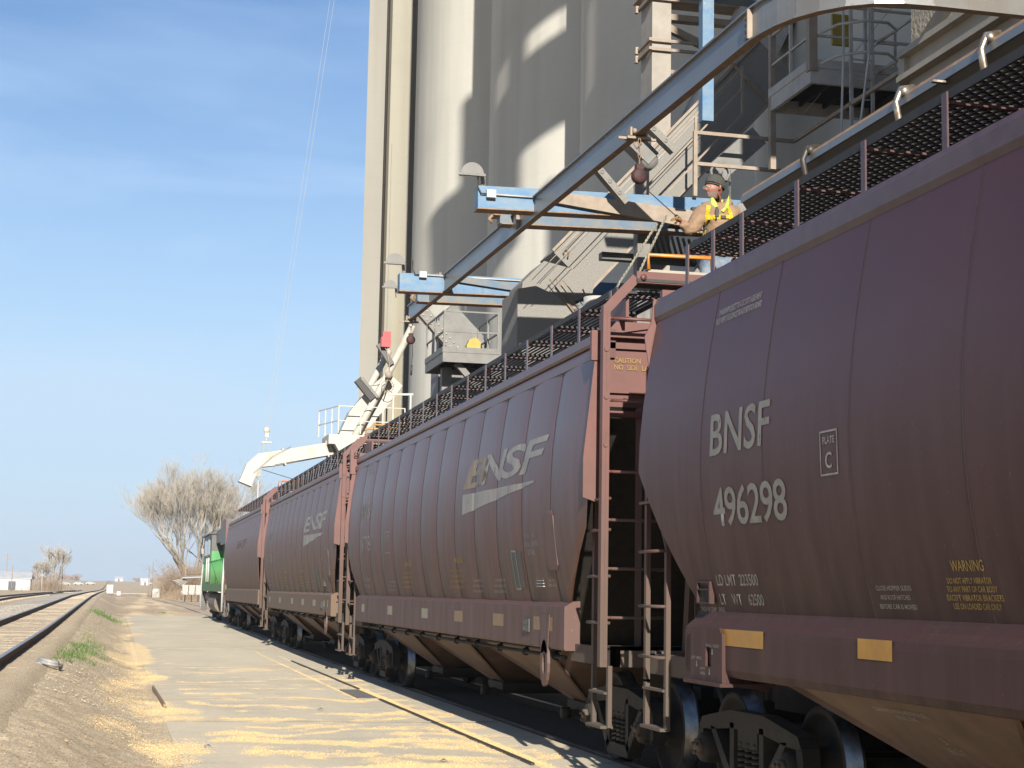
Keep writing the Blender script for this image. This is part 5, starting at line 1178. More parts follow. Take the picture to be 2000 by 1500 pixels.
mb = MB(); box_path(mb, [(4.88, 0, 5.80), (5.12, 0, 6.45), (5.42, 0, 6.72), (6.0, 0, 6.82), (8.25, 0, 7.30)], [.50, .50, .55, .56, .52], .6); mb.build('nozzle_duct', 'white', bm_)
mb = MB(); 
for (x, z) in ((6.35, 6.89), (8.05, 7.26)): mb.box((x, 0, z), (.06, .70, .66), Matrix.Rotation(-.2, 3, 'Y'))
mb.box((4.88, 0, 5.80), (.56, .7, .06), Matrix.Rotation(.36, 3, 'Y')); mb.bar((6.0, -.34, 6.60), (8.2, -.34, 7.06), .03, .05); mb.build('duct_flange', 'white', bm_)
mb = MB(); mb.bb((8.0, -1.0, 7.42), (11.2, 1.2, 7.80)); mb.prism([(8.25, -1.02, 7.42), (9.4, -1.02, 7.42), (9.2, -1.02, 7.05), (8.5, -1.02, 7.0)], (0, 1.6, 0)); mb.build('deck', 'white', bm_)
mb = MB(); railing(mb, [(7.85, 1.2, 0), (8.36, -1.0, 0), (11.0, -1.0, 0)], 7.85, 1.08, (.5,), step=.8); mb.build('railing', 'white', bm_)
mb = MB(); box_path(mb, [(8.7, .2, 7.7), (9.3, .2, 8.5), (10.1, .2, 9.5), (10.7, .2, 10.2)], [.5, 1.0, 1.0, .8], .9); mb.build('feed_duct', 'white', bm_)
mb = MB(); box_path(mb, [(9.55, .2, 8.4), (9.75, .2, 8.25)], [1.25, 1.25], 1.0); box_path(mb, [(10.15, .2, 9.75), (10.3, .2, 9.6)], [1.1, 1.1], 1.0); mb.build('duct_collar', 'white', bm_)
mb = MB(); mb.tube([(11.3, -.6, 12.35), (9.75, -.6, 9.1), (8.3, -.6, 6.2)], .15, 10); mb.build('stay_tube', 'white', bm_)
mb = MB(); mb.tube([(10.6, .9, 11.5), (9.3, .9, 8.9), (8.3, .9, 7.1)], .14, 10); mb.build('stay_tube', 'white', bm_)
mb = MB(); mb.bar((9.10, -.7, 10.05), (9.75, -.7, 9.3), .30, .30, up=(0, 1, 0)); mb.bar((9.25, -.75, 10.10), (9.92, -.75, 9.35), .12, .30, mi=1, up=(0, 1, 0)); mb.tube([(9.1, -.7, 9.75), (9.6, -.7, 9.8), (10.1, -.7, 9.9)], .02, 5, mi=1); mb.build('drive_motor', ['black', 'galv2'], bm_)
mb = MB(); mb.bar((9.9, -.8, 11.5), (10.45, -.8, 10.7), .22, .2, up=(0, 1, 0)); mb.build('hoist_arm', 'loco_black', bm_)
mb = MB(); mb.tube([(10.6, 1.1, 7.8), (10.6, 1.1, 9.2)], .04, 5); mb.bar((10.5, -1.1, 7.8), (10.5, -1.1, 9.4), .06, .06); mb.bar((11.2, -1.1, 7.8), (11.2, -1.1, 9.5), .07, .07); mb.bar((10.3, -1.1, 9.45), (11.3, -1.1, 9.5), .08, .08); mb.build('access_gate', 'white', bm_)
mb = MB(); mb.tube([(5.15, -.4, 6.2), (5.9, -.4, 6.9), (6.6, -.4, 7.3)], .008, 4); mb.tube([(5.5, -.35, 6.35), (6.6, -.35, 6.05), (7.4, -.35, 5.9)], .012, 4); mb.build('control_cable', 'black', bm_)
ht_ = empty('chain_hoist', (10.18, 65.0, 11.7), 0, 'bright red electric chain hoist hanging against the concrete silo', 'hoist')
mb = MB(); mb.bb((-.16, -.15, -.28), (.16, .15, .28)); mb.bb((-.22, -.18, -.35), (.14, .18, .05)); mb.build('body', 'red', ht_)
mb = MB(); mb.tube([(0, 0, -.3), (.15, 0, -1.0), (.1, 0, -1.6), (-.05, 0, -2.1)], .025, 5); mb.tube([(.1+.25*math.cos(k*.7), 0, -1.9+.25*math.sin(k*.7)) for k in range(9)], .015, 5, closed=True); mb.lathe([(0, -.05), (.15, -.05), (.15, .05), (0, .05)], 12, 'Y', (.12, -.1, -1.45)); mb.tube([(0, 0, .25), (0, 0, 8)], .012, 4); mb.build('chain', 'beige', ht_)
hk = empty('hoist_block', (5.66, 66, 7.85), 0, 'pale pulley block with hook in the sky above the white nozzle', 'pulley block')
mb = MB(); mb.lathe([(0, -.05), (.11, -.05), (.13, 0), (.11, .05), (0, .05)], 16, 'Y', (0, 0, .1)); mb.build('sheave', 'white', hk)
mb = MB(); mb.bb((-.07, -.05, -.2), (.07, .05, .0)); mb.bb((-.2, -.05, -.42), (.2, .05, -.36)); mb.tube([(0, 0, -.2), (0, 0, -.4)], .03, 5)
for x in (-.18, -.05, .12): mb.tube([(x, 0, -.4), (x*1.4-.05, 0, -1.05)], .012, 4)
mb.build('hook', 'white', hk)
mb = MB(); mb.tube([(-.06, 0, .2), (1.95, 0, 18.0), (2.4, 0, 22)], .0055, 4); mb.tube([(.08, 0, .2), (2.12, 0, 18.0), (2.57, 0, 22)], .0055, 4); mb.build('hoist_cable', 'white', hk)
# yard light pole beyond the cars
yl = empty('yard_light', (7.95, 97.2, 0), 0, 'white yard light on a thin pole behind the far hopper cars', 'yard light')
MB().tube([(0, 0, 0), (0, 0, 8.0)], .05, 6).build('pole', 'white_clean', yl)
mb = MB(); mb.bb((-.42, -.2, 8.15), (.12, .2, 8.55)); mb.bar((-.1, 0, 8.15), (.05, 0, 8.0), .3, .05); mb.build('lamp_head', 'lampglass', yl)

# ------------------------------------------------------------------ the worker
def skin_body(name, nodes, edges, m, parent=None, sub=2, root=0):
    b = bmesh.new(); sk = b.verts.layers.skin.verify(); vs = []
    for i, (p, r) in enumerate(nodes):
        v = b.verts.new(p); r = r if isinstance(r, tuple) else (r, r); v[sk].radius = r; v[sk].use_root = (i == root); vs.append(v)
    for a, c in edges: b.edges.new((vs[a], vs[c]))
    me = bpy.data.meshes.new(name); b.to_mesh(me); b.free()
    o = bpy.data.objects.new(name, me); COL.objects.link(o)
    md = o.modifiers.new('s', 'SKIN'); md.use_smooth_shade = True
    if sub: s_ = o.modifiers.new('u', 'SUBSURF'); s_.levels = sub; s_.render_levels = sub
    dg = bpy.context.evaluated_depsgraph_get(); dg.update()
    m2 = bpy.data.meshes.new_from_object(o.evaluated_get(dg)); bpy.data.objects.remove(o, do_unlink=True)
    m2.name = name; m2.materials.clear(); m2.materials.append(MT[m])
    m2.polygons.foreach_set('use_smooth', [True]*len(m2.polygons))
    o = bpy.data.objects.new(name, m2); COL.objects.link(o)
    if parent: o.parent = parent
    return o
WX, WY, WZ_ = 5.95, 16.0, 4.355
Pn = lambda x, y, z: Vector((x-WX, y-WY, z-WZ_))
person = empty('person', (WX, WY, WZ_), 0, 'worker in tan coat, grey cap and yellow harness standing on the second hopper car', 'person')
# body: one continuous surface (legs, trunk, arms, neck); face and hands are its skin, clothes lie over it
J = dict(pel=Pn(5.94, 16.03, 5.20), wa=Pn(5.945, 16.02, 5.36), ch=Pn(5.96, 16.02, 5.56), nb=Pn(5.965, 16.02, 5.70), nk=Pn(5.95, 16.0, 5.79), hd=Pn(5.90, 15.97, 5.918),
 rs=Pn(5.785, 15.95, 5.69), re=Pn(5.625, 15.90, 5.435), rh=Pn(5.485, 15.83, 5.525), ls=Pn(6.145, 16.06, 5.69), le=Pn(6.225, 16.06, 5.41), lh=Pn(6.135, 15.93, 5.245),
 rhip=Pn(5.85, 16.02, 5.14), lhip=Pn(6.03, 16.04, 5.14), rk=Pn(5.84, 15.97, 4.80), lk=Pn(6.04, 16.0, 4.80), ra=Pn(5.84, 16.02, 4.45), la=Pn(6.05, 16.05, 4.45))
nodes = [(J['pel'], (.12, .10)), (J['wa'], (.12, .095)), (J['ch'], (.14, .10)), (J['nb'], (.07, .07)), (J['nk'], (.052, .052)), (J['rs'], .062), (J['re'], .045), (J['rh'], .030), (J['ls'], .062), (J['le'], .045), (J['lh'], .030),
         (J['rhip'], .085), (J['rk'], .060), (J['ra'], .042), (J['lhip'], .085), (J['lk'], .060), (J['la'], .042), (J['hd']+Vector((.01, .01, -.03)), .058)]
skin_body('body', nodes, [(0, 1), (1, 2), (2, 3), (3, 4), (3, 5), (5, 6), (6, 7), (3, 8), (8, 9), (9, 10), (0, 11), (11, 12), (12, 13), (0, 14), (14, 15), (15, 16), (4, 17)], 'skin', person)
# coat
cn_ = [(Pn(5.94, 16.02, 5.17), (.185, .150)), (Pn(5.945, 16.02, 5.32), (.19, .155)), (Pn(5.96, 16.02, 5.52), (.19, .15)), (Pn(5.965, 16.02, 5.68), (.13, .115)), (Pn(5.955, 16.015, 5.785), (.082, .08)),
       (J['rs'], .098), ((J['rs']+J['re'])/2+Vector((-.01, 0, 0)), .094), (J['re'], .080), ((J['re']+J['rh'])/2+Vector((0, 0, -.012)), .070), (J['re']+(J['rh']-J['re'])*.95, .046),
       (J['ls'], .100), ((J['ls']+J['le'])/2+Vector((.01, 0, 0)), .096), (J['le'], .074), ((J['le']+J['lh'])/2, .062), (J['le']+(J['lh']-J['le'])*.84, .048)]
coat = skin_body('coat', cn_, [(0, 1), (1, 2), (2, 3), (3, 4), (3, 5), (5, 6), (6, 7), (7, 8), (8, 9), (3, 10), (10, 11), (11, 12), (12, 13), (13, 14)], 'coat', person, sub=3)
for v in coat.data.vertices:   # folds
    c = v.co; n_ = v.normal; w = noise.noise(Vector((c.x*8, c.y*8, c.z*13)))*.020+abs(noise.noise(Vector((c.x*15+c.z*12, c.y*15, c.z*26))))*.018-.006; v.co = c+n_*w
mb = MB(); mb.tube([Pn(5.98, 15.90, 5.70), Pn(6.06, 15.97, 5.785), Pn(6.095, 16.08, 5.79), Pn(6.02, 16.16, 5.77), Pn(5.92, 16.13, 5.75), Pn(5.86, 16.0, 5.74)], [.025, .048, .066, .070, .060, .04], 10); mb.build('hood', 'coat', person)
# jeans and boots
jn = [(Pn(5.94, 16.03, 5.20), (.135, .115)), (J['rhip'], .10), (J['rk'], .078), (J['ra']+Vector((0, 0, .02)), .062), (J['lhip'], .10), (J['lk'], .078), (J['la']+Vector((0, 0, .02)), .062)]
skin_body('jeans', jn, [(0, 1), (1, 2), (2, 3), (0, 4), (4, 5), (5, 6)], 'jeans', person)
for k in ('ra', 'la'): skin_body('boot', [(J[k]+Vector((0, 0, -.01)), .055), (J[k]+Vector((0, 0, -.055)), (.05, .045)), (J[k]+Vector((-.06, -.10, -.062)), (.045, .036)), (J[k]+Vector((-.09, -.16, -.07)), (.04, .028))], [(0, 1), (1, 2), (2, 3)], 'boot', person)
# head: facing image left (towards -x, slightly towards the camera)
def head():
    b = bmesh.new(); bmesh.ops.create_uvsphere(b, u_segments=40, v_segments=30, radius=1.0)
    for v in b.verts:
        x, y, z = v.co  # local: +x is the facing direction
        f = max(0, x)
        X = x*.093; Y_ = y*.070; Z = z*.110
        if z < -.1: X *= 1-.16*min(1, (-z-.1)); Y_ *= 1-.30*min(1, -z-.1)
        if z < -.25 and x > 0: X += .012*f*sm(-.3, -.8, z)*(1-abs(y))
        g = lambda cy, cz, s1, s2: math.exp(-((y-cy)/s1)**2-((z-cz)/s2)**2)
        if x > 0:
            X += .030*g(0, -.10, .15, .12)+.016*g(0, .10, .12, .20)          # nose
            X -= .012*g(.34, .13, .17, .10)+.012*g(-.34, .13, .17, .10)      # eye sockets
            X += .009*g(0, .27, .5, .09)                                      # brow
            X += .008*g(0, -.40, .26, .045)+.009*g(0, -.52, .24, .05)-.006*g(0, -.46, .25, .03)   # lips
            X += .014*g(0, -.75, .30, .16)                                    # chin
            X += .006*g(.45, -.12, .2, .2)+.006*g(-.45, -.12, .2, .2)
        v.co = Vector((X, Y_, Z))
    return b
FD = Vector((-.975, -.22, -.03)).normalized(); SDv = Vector((0, 0, 1)).cross(FD).normalized(); UP = FD.cross(SDv)
HM = Matrix((FD, SDv, UP)).transposed().to_4x4(); HM.translation = J['hd']
b = head()
for f in b.faces: f.smooth = True
for f in b.faces:
    c = f.calc_center_median()
    if c.z < -.048 and c.x > .005: f.material_index = 1
me = bpy.data.meshes.new('head'); b.to_mesh(me); b.free(); me.transform(HM); me.materials.append(MT['skin']); me.materials.append(MT['beard'])
o = bpy.data.objects.new('head', me); COL.objects.link(o); o.parent = person
for s_ in (-1, 1):
    mb = MB(); pts = [(-.012, s_*.072, .028), (-.022, s_*.084, .020), (-.020, s_*.086, -.004), (-.008, s_*.076, -.024)]; mb.tube([HM @ Vector(p) for p in pts], [.009, .012, .012, .008], 8); mb.build('ear', 'skin', person)
    mb = MB(); mb.lathe([(0, .012), (.008, .009), (.012, 0), (.008, -.009), (0, -.012)], 12, 'X'); mb.v = [HM @ (v+Vector((.078, s_*.026, .014))) for v in mb.v]; mb.build('eye', 'glass', person)
mb = MB(); mb.tube([HM @ Vector(p) for p in ((.02, -.078, .022), (.07, -.066, .020), (.098, -.04, .018), (.105, 0, .022), (.098, .04, .018))], .004, 5)
mb.box((0, 0, 0), (.002, .034, .024)); mb.v[-8:] = [HM @ (v+Vector((.101, -.030, .014))) for v in mb.v[-8:]]; mb.build('safety_glasses', 'glass', person)
b = bmesh.new(); bmesh.ops.create_uvsphere(b, u_segments=36, v_segments=24, radius=1.0)
bmesh.ops.bisect_plane(b, geom=b.verts[:]+b.edges[:]+b.faces[:], plane_co=(0, 0, -.05), plane_no=(-.32, 0, 1), clear_inner=True)
for v in b.verts:
    x, y, z = v.co; k = 1+.02*math.sin(math.atan2(y, x)*40); v.co = Vector((x*.104*k-.014, y*.081*k, z*.112+.040))
    if z < .06-.32*x*-1*0 and False: pass
me = bpy.data.meshes.new('knit_cap')
for f in b.faces: f.smooth = True
b.to_mesh(me); b.free(); me.transform(HM); me.materials.append(MT['beanie']); o = bpy.data.objects.new('knit_cap', me); COL.objects.link(o); o.parent = person
sl = o.modifiers.new('t', 'SOLIDIFY'); sl.thickness = .010; sl.offset = 1
mb = MB(); mb.tube([HM @ Vector((-.010+.104*math.cos(a), .081*math.sin(a), .026+.028*math.cos(a))) for a in [i*math.pi/14 for i in range(28)]], .008, 6, closed=True); mb.build('cap_brim', 'beanie', person)
# lime hood collar, radio, harness
mb = MB(); mb.tube([Pn(5.90, 15.87, 5.66), Pn(5.865, 15.89, 5.745), Pn(5.87, 15.95, 5.80), Pn(5.93, 16.06, 5.80), Pn(6.02, 16.04, 5.80)], [.02, .032, .022, .03, .03], 10)
mb.prism([Pn(5.93, 15.865, 5.665), Pn(5.97, 15.865, 5.70), Pn(6.055, 15.96, 5.86), Pn(6.085, 16.02, 5.80), Pn(6.03, 15.91, 5.73), Pn(5.96, 15.86, 5.65)], (0, -.02, 0)); mb.build('lime_collar', 'hiviz', person)
mb = MB(); mb.bb(Pn(5.865, 15.835, 5.60), Pn(5.905, 15.86, 5.68)); mb.tube([Pn(5.885, 15.85, 5.68), Pn(5.885, 15.85, 5.70)], .012, 6); mb.tube([Pn(5.88, 15.845, 5.60), Pn(5.875, 15.84, 5.565)], .01, 6); mb.build('radio_clip', 'black', person)
from mathutils.bvhtree import BVHTree
bv = BVHTree.FromObject(coat, bpy.context.evaluated_depsgraph_get())
def strap(pts, w=.045, n_=14, off=.007, name='harness_strap', view=Vector((-.34, -.94, 0))):
    P_ = []
    for a, b2 in zip(pts[:-1], pts[1:]):
        for i in range(n_): P_.append(Pn(*a).lerp(Pn(*b2), i/n_))
    P_.append(Pn(*pts[-1])); Q = []
    for p in P_:
        h = bv.ray_cast(p+view*.6, -view, 1.2)
        Q.append((h[0]+h[1]*off, h[1]) if h[0] else (p, view))
    mb = MB(); vs = []
    for i, (p, n2) in enumerate(Q):
        d = (Q[min(i+1, len(Q)-1)][0]-Q[max(i-1, 0)][0]).normalized(); s2 = d.cross(n2).normalized()*w/2
        vs += [p-s2, p+s2, p+s2-n2*.006, p-s2-n2*.006]
    fs = [(4*i+k, 4*i+(k+1) % 4, 4*i+4+(k+1) % 4, 4*i+4+k) for i in range(len(Q)-1) for k in range(4)]
    mb.add(vs, fs); return mb.build(name, 'webbing', person)
strap([(6.06, 16.0, 5.73), (6.06, 15.9, 5.62), (6.055, 15.88, 5.50), (6.08, 15.88, 5.36)])
strap([(5.83, 15.95, 5.71), (5.80, 15.9, 5.62), (5.785, 15.9, 5.52), (5.77, 15.92, 5.38)])
strap([(5.80, 15.9, 5.585), (5.93, 15.88, 5.60), (6.06, 15.88, 5.605)])
strap([(5.80, 15.9, 5.30), (5.95, 15.88, 5.27), (6.08, 15.88, 5.30)], w=.03)
mb = MB()
for p in ((6.07, 15.86, 5.44), (5.955, 15.85, 5.60), (5.78, 15.86, 5.50)):
    h = bv.ray_cast(Pn(*p)+Vector((-.34, -.94, 0))*.6, -Vector((-.34, -.94, 0)), 1.2)
    if h[0]: mb.box(h[0]+h[1]*.014, (.055, .012, .03))
mb.build('harness_buckle', 'black', person)
# gloved hands: palm, five separate curled fingers
def hand(c, ax, palm, m, side, curl=1.0):
    """c wrist end, ax pointing along the hand, palm the palm normal"""
    ax = Vector(ax).normalized(); palm = Vector(palm).normalized(); wd = ax.cross(palm).normalized()*side
    h = bpy.data.objects.new('gloved_hand', None); 
    mb = None
    nodes = [(c, (.026, .02)), (c+ax*.05, (.040, .020)), (c+ax*.085, (.040, .018))]
    ob = skin_body('gloved_hand', nodes, [(0, 1), (1, 2)], m, person)
    for i, (L_, off) in enumerate(((.072, -.030), (.080, -.010), (.075, .010), (.060, .029))):
        b0 = c+ax*.088+wd*off; pts = [(b0-ax*.01, .0105)]; d = ax.copy(); p = b0
        for s_ in range(3):
            ang = curl*(.55+.12*i)*(.6+.35*s_); d = (d*math.cos(ang)+palm*math.sin(ang)).normalized(); p = p+d*L_/3; pts.append((p, .0098-.0008*s_))
        skin_body('finger', pts, [(0, 1), (1, 2), (2, 3)], m, ob, sub=1)
    t0 = c+ax*.035-wd*.032; d = (ax*.6-wd*.6+palm*.6).normalized(); d2 = (ax*.6+palm*.7+wd*.3).normalized()
    skin_body('thumb', [(t0, .013), (t0+d*.03, .012), (t0+d*.03+d2*.028, .0105), (t0+d*.03+d2*.05, .0095)], [(0, 1), (1, 2), (2, 3)], m, ob, sub=1)
    return ob
hand(J['re']+(J['rh']-J['re'])*.86, (J['rh']-J['re'])+Vector((-.03, 0, -.02)), Vector((.1, -.35, -1)), 'glove', 1, 1.1)
hand(J['le']+(J['lh']-J['le'])*.82, (J['lh']-J['le'])+Vector((0, -.03, 0)), Vector((-.8, -.5, 0)), 'glove', -1, .8)

# ------------------------------------------------------------------ trees
def tree(name, x, y, H, spread, label, seed, levels=6, trunk=.45, m=('bark', 'twig'), lean=.0, z=None, low=.1, dens=1.0, up=.35, group=None, cat='tree', r_twig=.012, first=4):
    rnd = random.Random(seed); root = empty(name, (x, y, hgt(x, y) if z is None else z), 0, label, cat, group)
    tr, tw = MB(), MB()
    def grow(p, d, L_, r, lv):
        n_ = 3 if lv > 1 else 2; pts = [p.copy()]; q = p.copy(); dd = d.copy()
        for i in range(n_):
            dd = (dd+Vector((rnd.gauss(0, .13), rnd.gauss(0, .13), rnd.gauss(.03, .08)))).normalized(); q = q+dd*L_/n_; pts.append(q.copy())
        r1 = r*.62
        (tr if lv <= 2 else tw).tube(pts, [r+(r1-r)*i/n_ for i in range(n_+1)], 7 if lv <= 1 else 5 if lv == 2 else 3, cap=False)
        if lv >= levels: return
        k = rnd.choice((2, 3, 3, 4)) if lv < levels-1 else rnd.choice((3, 4, 5)); k = max(2, round(k*dens))
        for i in range(k):
            t = rnd.uniform(.45, 1.0) if i else 1.0; j = min(n_-1, int(t*n_)); s_ = pts[j].lerp(pts[j+1], t*n_-j)
            az = rnd.uniform(0, 6.283); side = Vector((math.cos(az), math.sin(az), 0)); sp_ = spread*rnd.uniform(.5, 1.2)
            nd = (dd+side*sp_+Vector((0, 0, up))).normalized()
            grow(s_, nd, L_*rnd.uniform(.62, .86), max(r1*rnd.uniform(.55, .85), r_twig), lv+1)
    for i in range(first):
        az = 6.283*i/first+rnd.uniform(-.4, .4); d = Vector((math.cos(az)*spread*.8+lean, math.sin(az)*spread*.8, 1)).normalized()
        grow(Vector((0, 0, H*low)), d, H*.30, trunk*.6, 1)
    tr.tube([(0, 0, -.3), (0, 0, H*low+.1)], [trunk*1.3, trunk], 9)
    tr.build('trunk', m[0], root, recalc=False); tw.build('crown', m[1], root, recalc=False)
    return root
def brush(name, x, y, w, h, label, seed, n_=700, m='brush', dpt=4.0, group=None, cat='shrub'):
    rnd = random.Random(seed); root = empty(name, (x, y, hgt(x, y)), 0, label, cat, group); mb = MB(); st = MB()
    for i in range(n_):
        bx, by = rnd.gauss(0, w*.33), rnd.uniform(-dpt/2, dpt/2); hh_ = h*max(.15, 1-(bx/w*1.3)**2)*rnd.uniform(.35, 1.0)
        p = Vector((bx, by, 0)); d = Vector((rnd.gauss(0, .3), rnd.gauss(0, .3), 1)); q = p+d*hh_*.5; q2 = q+(d+Vector((rnd.gauss(0, .5), rnd.gauss(0, .5), 0)))*hh_*.5
        (st if i % 7 == 0 else mb).tube([p, q, q2], [.03, .02, .012] if i % 7 == 0 else [.014, .012, .008], 3, cap=False)
        for k in range(3):
            a = q.lerp(q2, rnd.random()); mb.tube([a, a+Vector((rnd.gauss(0, .4), rnd.gauss(0, .4), rnd.gauss(.2, .3)))*h*.22], [.012, .008], 3, cap=False)
    st.build('stems', m, root, recalc=False); mb.build('twigs', m, root, recalc=False); return root
tree('bare_tree', 11.2, 245, 18.6, .50, 'big bare cottonwood with a wide fan of pale branches behind the locomotive', 11, levels=8, trunk=.60, up=.24, first=7, r_twig=.012, dens=.90, low=.05)
tree('bare_tree', 14.3, 262, 14.5, .50, 'second bare tree half hidden behind the right side of the big cottonwood', 23, levels=7, trunk=.45, up=.18, first=5, r_twig=.016, dens=.85)
tree('bare_tree', -13.3, 420, 10.5, .42, 'small pale bare tree beyond the left tracks by the wooden poles', 5, levels=6, trunk=.35, up=.3, first=4, r_twig=.03)
tree('bare_tree', -17.5, 445, 7.5, .5, 'low bushy bare tree just right of the white metal barn', 9, levels=6, trunk=.3, up=.15, first=5, r_twig=.03)
brush('thicket', 9.5, 232, 5.5, 5.2, 'dense tan thicket at the foot of the big bare cottonwood', 3, 1100, dpt=8)
brush('thicket', 12.5, 236, 4.5, 4.2, 'tan brush behind the white farm planter', 4, 600, dpt=6)
brush('thicket', -14.5, 410, 8, 3.2, 'pale weedy brush at the foot of the small left tree', 6, 600, dpt=6)
brush('thicket', 8.0, 200, 4.0, 1.3, 'low dry weeds beside the track beyond the locomotive', 8, 500, dpt=16)
for i, (x, y, w, h, lb) in enumerate(((-48, 1300, 46, 9, 'far grey tree line left of where the rails vanish'), (34, 1500, 30, 9, 'far grey grove on the hill right of the rails'), (75, 1250, 42, 12, 'long dark far tree line behind the two pale poles'), (-160, 1500, 120, 9, 'far tree line behind the white barn'))):
    rnd = random.Random(40+i); root = empty('tree_line', (x, y, hgt(x, y)-.5), 0, lb, 'tree line'); mb = MB()
    for k in range(900):
        a = rnd.uniform(-w/2, w/2); hh_ = h*(.4+.6*abs(noise.noise(Vector((a*.06, i, 0)))))*rnd.uniform(.5, 1); b_ = rnd.uniform(-10, 10)
        mb.tube([(a, b_, 0), (a+rnd.gauss(0, .8), b_, hh_*.6), (a+rnd.gauss(0, 2), b_, hh_)], [.30, .28, .12], 3, cap=False)
    mb.build('woods', 'hedge', root, recalc=False)['kind'] = 'stuff'

# ------------------------------------------------------------------ far buildings, poles and small things on the plain
def gable(name, x, y, w, d, h, rh, label, mats=('metal_siding', 'siding_roof'), cat='building', rz=0):
    z = hgt(x, y)-.1; root = empty(name, (x, y, z), rz, label, cat)
    mb = MB(); mb.add([(-w/2, -d/2, 0), (w/2, -d/2, 0), (w/2, d/2, 0), (-w/2, d/2, 0), (-w/2, -d/2, h), (w/2, -d/2, h), (w/2, d/2, h), (-w/2, d/2, h), (-w/2, 0, h+rh), (w/2, 0, h+rh)],
        [(0, 1, 5, 4), (2, 3, 7, 6), (1, 2, 6, 9, 5), (3, 0, 4, 8, 7)]); mb.build('wall', mats[0], root)
    mb = MB()
    for s_ in (-1, 1): mb.prism([(-w/2-.3, s_*(d/2+.3), h-.1), (w/2+.3, s_*(d/2+.3), h-.1), (w/2+.3, 0, h+rh+.03), (-w/2-.3, 0, h+rh+.03)], (0, 0, .12))
    mb.build('roof', mats[1], root)
    mb = MB().bb((-w*.1, -d/2-.06, 0), (w*.1, -d/2, h*.75)); mb.build('door', 'dark_shed', root)
    return root
gable('metal_barn', -23.9, 430, 8.6, 9, 2.9, 1.5, 'long white metal barn with a low gable beyond the left tracks')
gable('dark_shed', -29.8, 400, 4.2, 5, 3.6, .4, 'dark shed at the left edge of the picture behind a pole', ('dark_shed', 'siding_roof'))
gable('farmhouse', 16.5, 900, 4.5, 4, 2.0, 1.6, 'small white house on the rise left of the two pale poles')
gable('farmhouse', 4.5, 1350, 6, 6, 2.4, 1.4, 'tiny white house on the hill to the right of the vanishing rails')
o = MB().bb((0, 0, 0), (1.0, 1.0, 1.35)).build('relay_cabinet', 'white_clean', loc=(-.9, 275, hgt(-.9, 275)-.05)); tag(o, 'white relay cabinet standing beside the rails at the far crossing', 'cabinet')
o = MB().bb((0, 0, 0), (.6, .6, .7)).build('relay_cabinet', 'white_clean', loc=(.7, 275, hgt(.7, 275)-.05)); tag(o, 'smaller white box just right of the relay cabinet', 'cabinet')
o = MB().bb((0, 0, 0), (1.0, .6, 1.15)).bb((.1, -.02, 1.15), (.9, .5, 1.25)).build('meter_box', 'white_clean', loc=(5.3, 232, hgt(5.3, 232)-.05)); tag(o, 'small white box at the foot of the two pale poles', 'cabinet')
for x, y, h, r, cross, lb in ((-25.6, 430, 9.0, .14, 1, 'tall wooden utility pole with crossarm at the left edge'), (-18.6, 330, 5.0, .11, 0, 'shorter pole in front of the dark shed at left'), (-12.3, 430, 9.2, .12, 0, 'wooden pole just right of the small bare tree'),
                         (4.75, 232, 4.4, .075, 0, 'left one of two slim pale poles before the far tree line'), (5.30, 235, 4.9, .075, 0, 'right one of two slim pale poles, over the white box'), (8.9, 215, 5.2, .07, 0, 'grey post rising behind the white planter')):
    t = empty('utility_pole', (x, y, hgt(x, y)-.1), 0, lb, 'pole', 'poles on the plain'); MB().tube([(0, 0, 0), (0, 0, h)], [r, r*.7], 7).build('shaft', 'wood', t)
    if cross: MB().bb((-1.1, -.06, h-.6), (1.1, .06, h-.45)).bb((-.9, -.04, h-1.3), (.9, .04, h-1.18)).build('crossarm', 'wood', t)
# crossing: planked road over the tracks
mb = MB()
for k in range(8): mb.bb((-9.5+1.9*k, 262, .30+rise(262)), (-7.55+1.9*k, 268, .36+rise(262)))
o = mb.build('road_crossing', m_gravel); o['kind'] = 'structure'
sg = empty('crossing_sign', (-11.9, 300, hgt(-11.9, 300)), 0, 'crossbuck railway crossing sign left of the wooden pole', 'sign')
MB().tube([(0, 0, 0), (0, 0, 3.2)], .06, 6).build('post', 'white_clean', sg); MB().bar((-.55, 0, 2.6), (.55, 0, 3.3), .05, .2, up=(0, 1, 0)).bar((-.55, -.06, 3.3), (.55, -.06, 2.6), .05, .2, up=(0, 1, 0)).build('crossbuck', 'white_clean', sg)
# parked cars and a pickup far away by the crossing
def far_car(x, y, m, label, l=4.4):
    x, y = x*1.45, y*1.45; t = empty('parked_car', (x, y, hgt(x, y)), .3, label, 'car', 'cars parked far off by the crossing')
    mb = MB(); mb.prism([(-l/2, -.85, .35), (l/2, -.85, .35), (l/2, -.85, .9), (l*.28, -.85, 1.0), (l*.15, -.85, 1.45), (-l*.22, -.85, 1.45), (-l*.38, -.85, 1.0), (-l/2, -.85, .95)], (0, 1.7, 0)); mb.build('body', m, t)
    mb = MB(); mb.bb((-l*.2, -.87, 1.02), (l*.14, -.85, 1.38)); mb.build('window', 'glass', t)
    for a in (-l*.3, l*.3): MB().lathe([(0, -.9), (.33, -.9), (.33, -.7), (0, -.7)], 12, 'Y', (a, 0, .33)).build('wheel', 'black', t)
for x, y, m_, lb in ((-14.0, 520, 'white_clean', 'leftmost white car parked beyond the small bare tree'), (-10.6, 540, 'metal_siding', 'pale grey car parked beyond the tracks right of the pole'), (-7.2, 560, 'white_clean', 'white pickup-like car parked nearest the vanishing rails'), (12.8, 640, 'white_clean', 'tiny white car on the plain right of the rails')): far_car(x, y, m_, lb)
